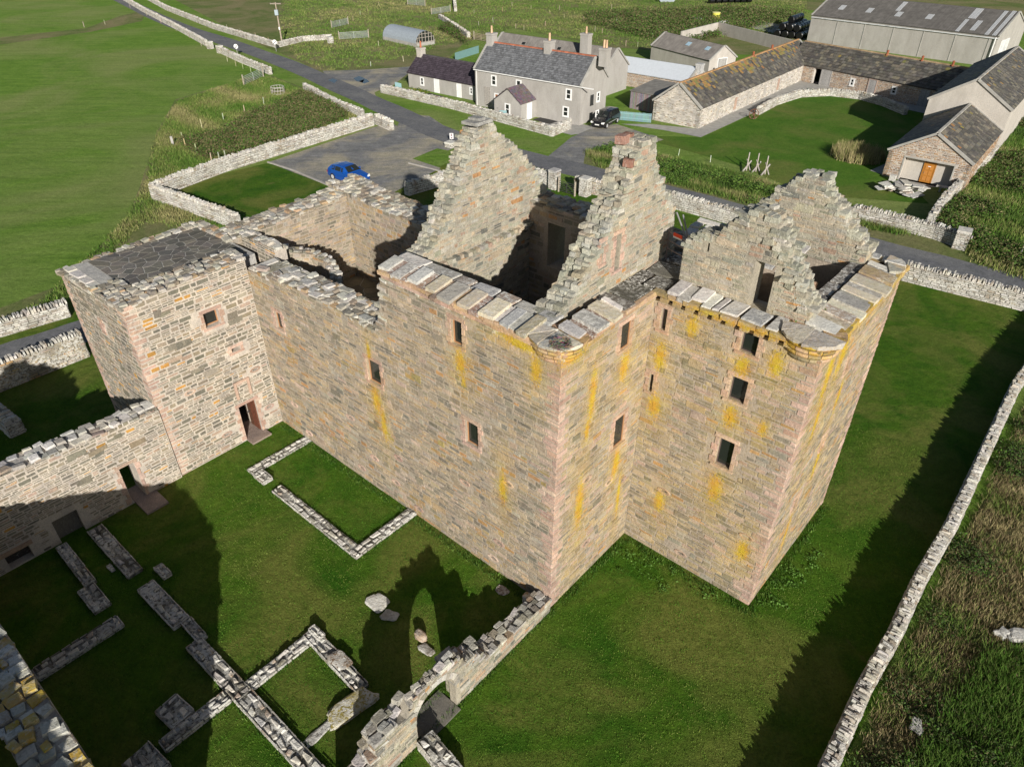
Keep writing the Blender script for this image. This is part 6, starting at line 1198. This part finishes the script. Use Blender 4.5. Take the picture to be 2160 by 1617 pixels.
ptn = scatter([(-14.16, 96.86), (-10.73, 96.36), (-10.78, 98.91), (-13.44, 101.32)], 60); leaves('flower_bed', 'leafy flower bed with yellow blooms in front of the cottage', ptn, lambda x, y: .25 + 0 * x, .07, [G1, DK, G2, (.3, .22, .03)], per=22, spread=.2)
ptn = scatter([(-1.71, 88.24), (-0.67, 86.13), (-0.11, 88.67), (-1.17, 91.57)], 30); leaves('dark_shrub', 'dark shrub between the boarded window and the porch', ptn, lambda x, y: 1.3 + 0 * x, .09, [(.02, .035, .012), (.03, .05, .015)], per=60, spread=.3)
def clawn(x, y):   # castle-frame coordinates
    c, s = math.cos(-CR), math.sin(-CR); dx, dy = x - P1W.x, y - P1W.y; return dx * c - dy * s, dx * s + dy * c
CF = lambda L_: [tuple(cw(*p))[:2] for p in L_]
KEEPOUT = [CF([(-17.4, 0), (0, 0), (0, 5.05), (5.65, 5.05), (5.65, 12.4), (-21.8, 12.4), (-24, 1), (-24, -5.5), (-17.4, -5.5)]), CF([(-18.3, -14), (-17.2, -14), (-17.2, -5.5), (-18.3, -5.5)]), CF([(-18, -15), (-1, -15), (-1, -14), (-18, -14)])]
lawn_n = CF([(-26, -16), (8, -16), (9, -5), (14, 6), (16, 20), (-3, 18), (-30, 4)])
ptn = scatter(lawn_n, 90000, lambda x, y: np.clip(1.6 - y / 40, .25, 1)); blades('lawn_grass', None, ptn, .045, .011, [(.038, .115, .010), (.065, .155, .015), (.11, .18, .025), (.16, .20, .045)], 3, .05, 1.0, z0=.004, colfun=lambda x, y: vn(x, y, .35) * .7 + vn(x, y, 1.5) * .3)
foot = [(-17.3, -.12), (-.1, -.12), (.12, -.1), (.12, 4.9), (5.6, 4.9), (5.8, 5), (5.8, 12.3)]
fp = []
for a, b in zip(foot[:-1], foot[1:]):
    L = math.hypot(b[0] - a[0], b[1] - a[1])
    for i in range(int(L * 28)): t = U(0, 1); fp.append(tuple(cw(a[0] + (b[0] - a[0]) * t + U(-.02, .25), a[1] + (b[1] - a[1]) * t - U(0, .3)))[:2])
for pts_, th_ in FEET + [([(.12, -9.6), (.12, -.2)], 0), ([(-.62, -9.6), (-.62, -.2)], 0)]:
    for a, b in zip(pts_[:-1], pts_[1:]):
        L = math.hypot(b[0] - a[0], b[1] - a[1]); S_ = ((b[0] - a[0]) / L, (b[1] - a[1]) / L)
        for i in range(int(L * 34)):
            t = U(0, L); o_ = U(-.09, .02) if i % 2 else th_ + U(-.02, .09); fp.append(tuple(cw(a[0] + S_[0] * t - S_[1] * o_, a[1] + S_[1] * t + S_[0] * o_))[:2])
blades('grass_fringe', None, np.array(fp), .11, .014, [(.03, .08, .01), (.045, .11, .014), G2], 5, .05, .9)
docks = CF([(.4, 3.2), (3.4, 3.4), (5.2, 4.6), (.5, 4.9)]); pt1 = scatter(docks, 26); docks = CF([(5.9, 5.2), (6.8, 5.2), (6.8, 9.5), (5.9, 9.8)]); pt2 = scatter(docks, 36)
leaves('broad_weeds', None, np.concatenate([pt1, pt2]), lambda x, y: .1 + 0 * x, .05, [(.08, .17, .03), (.12, .22, .05), (.06, .13, .02)], per=14, spread=.1)
leaves('wall_weed', None, np.array([tuple(cw(4.4, 5.7))[:2], tuple(cw(5.0, 6.2))[:2]]), lambda x, y: 11.9 + 0 * x, .05, [(.05, .09, .02)], per=0 or 30, spread=.1)
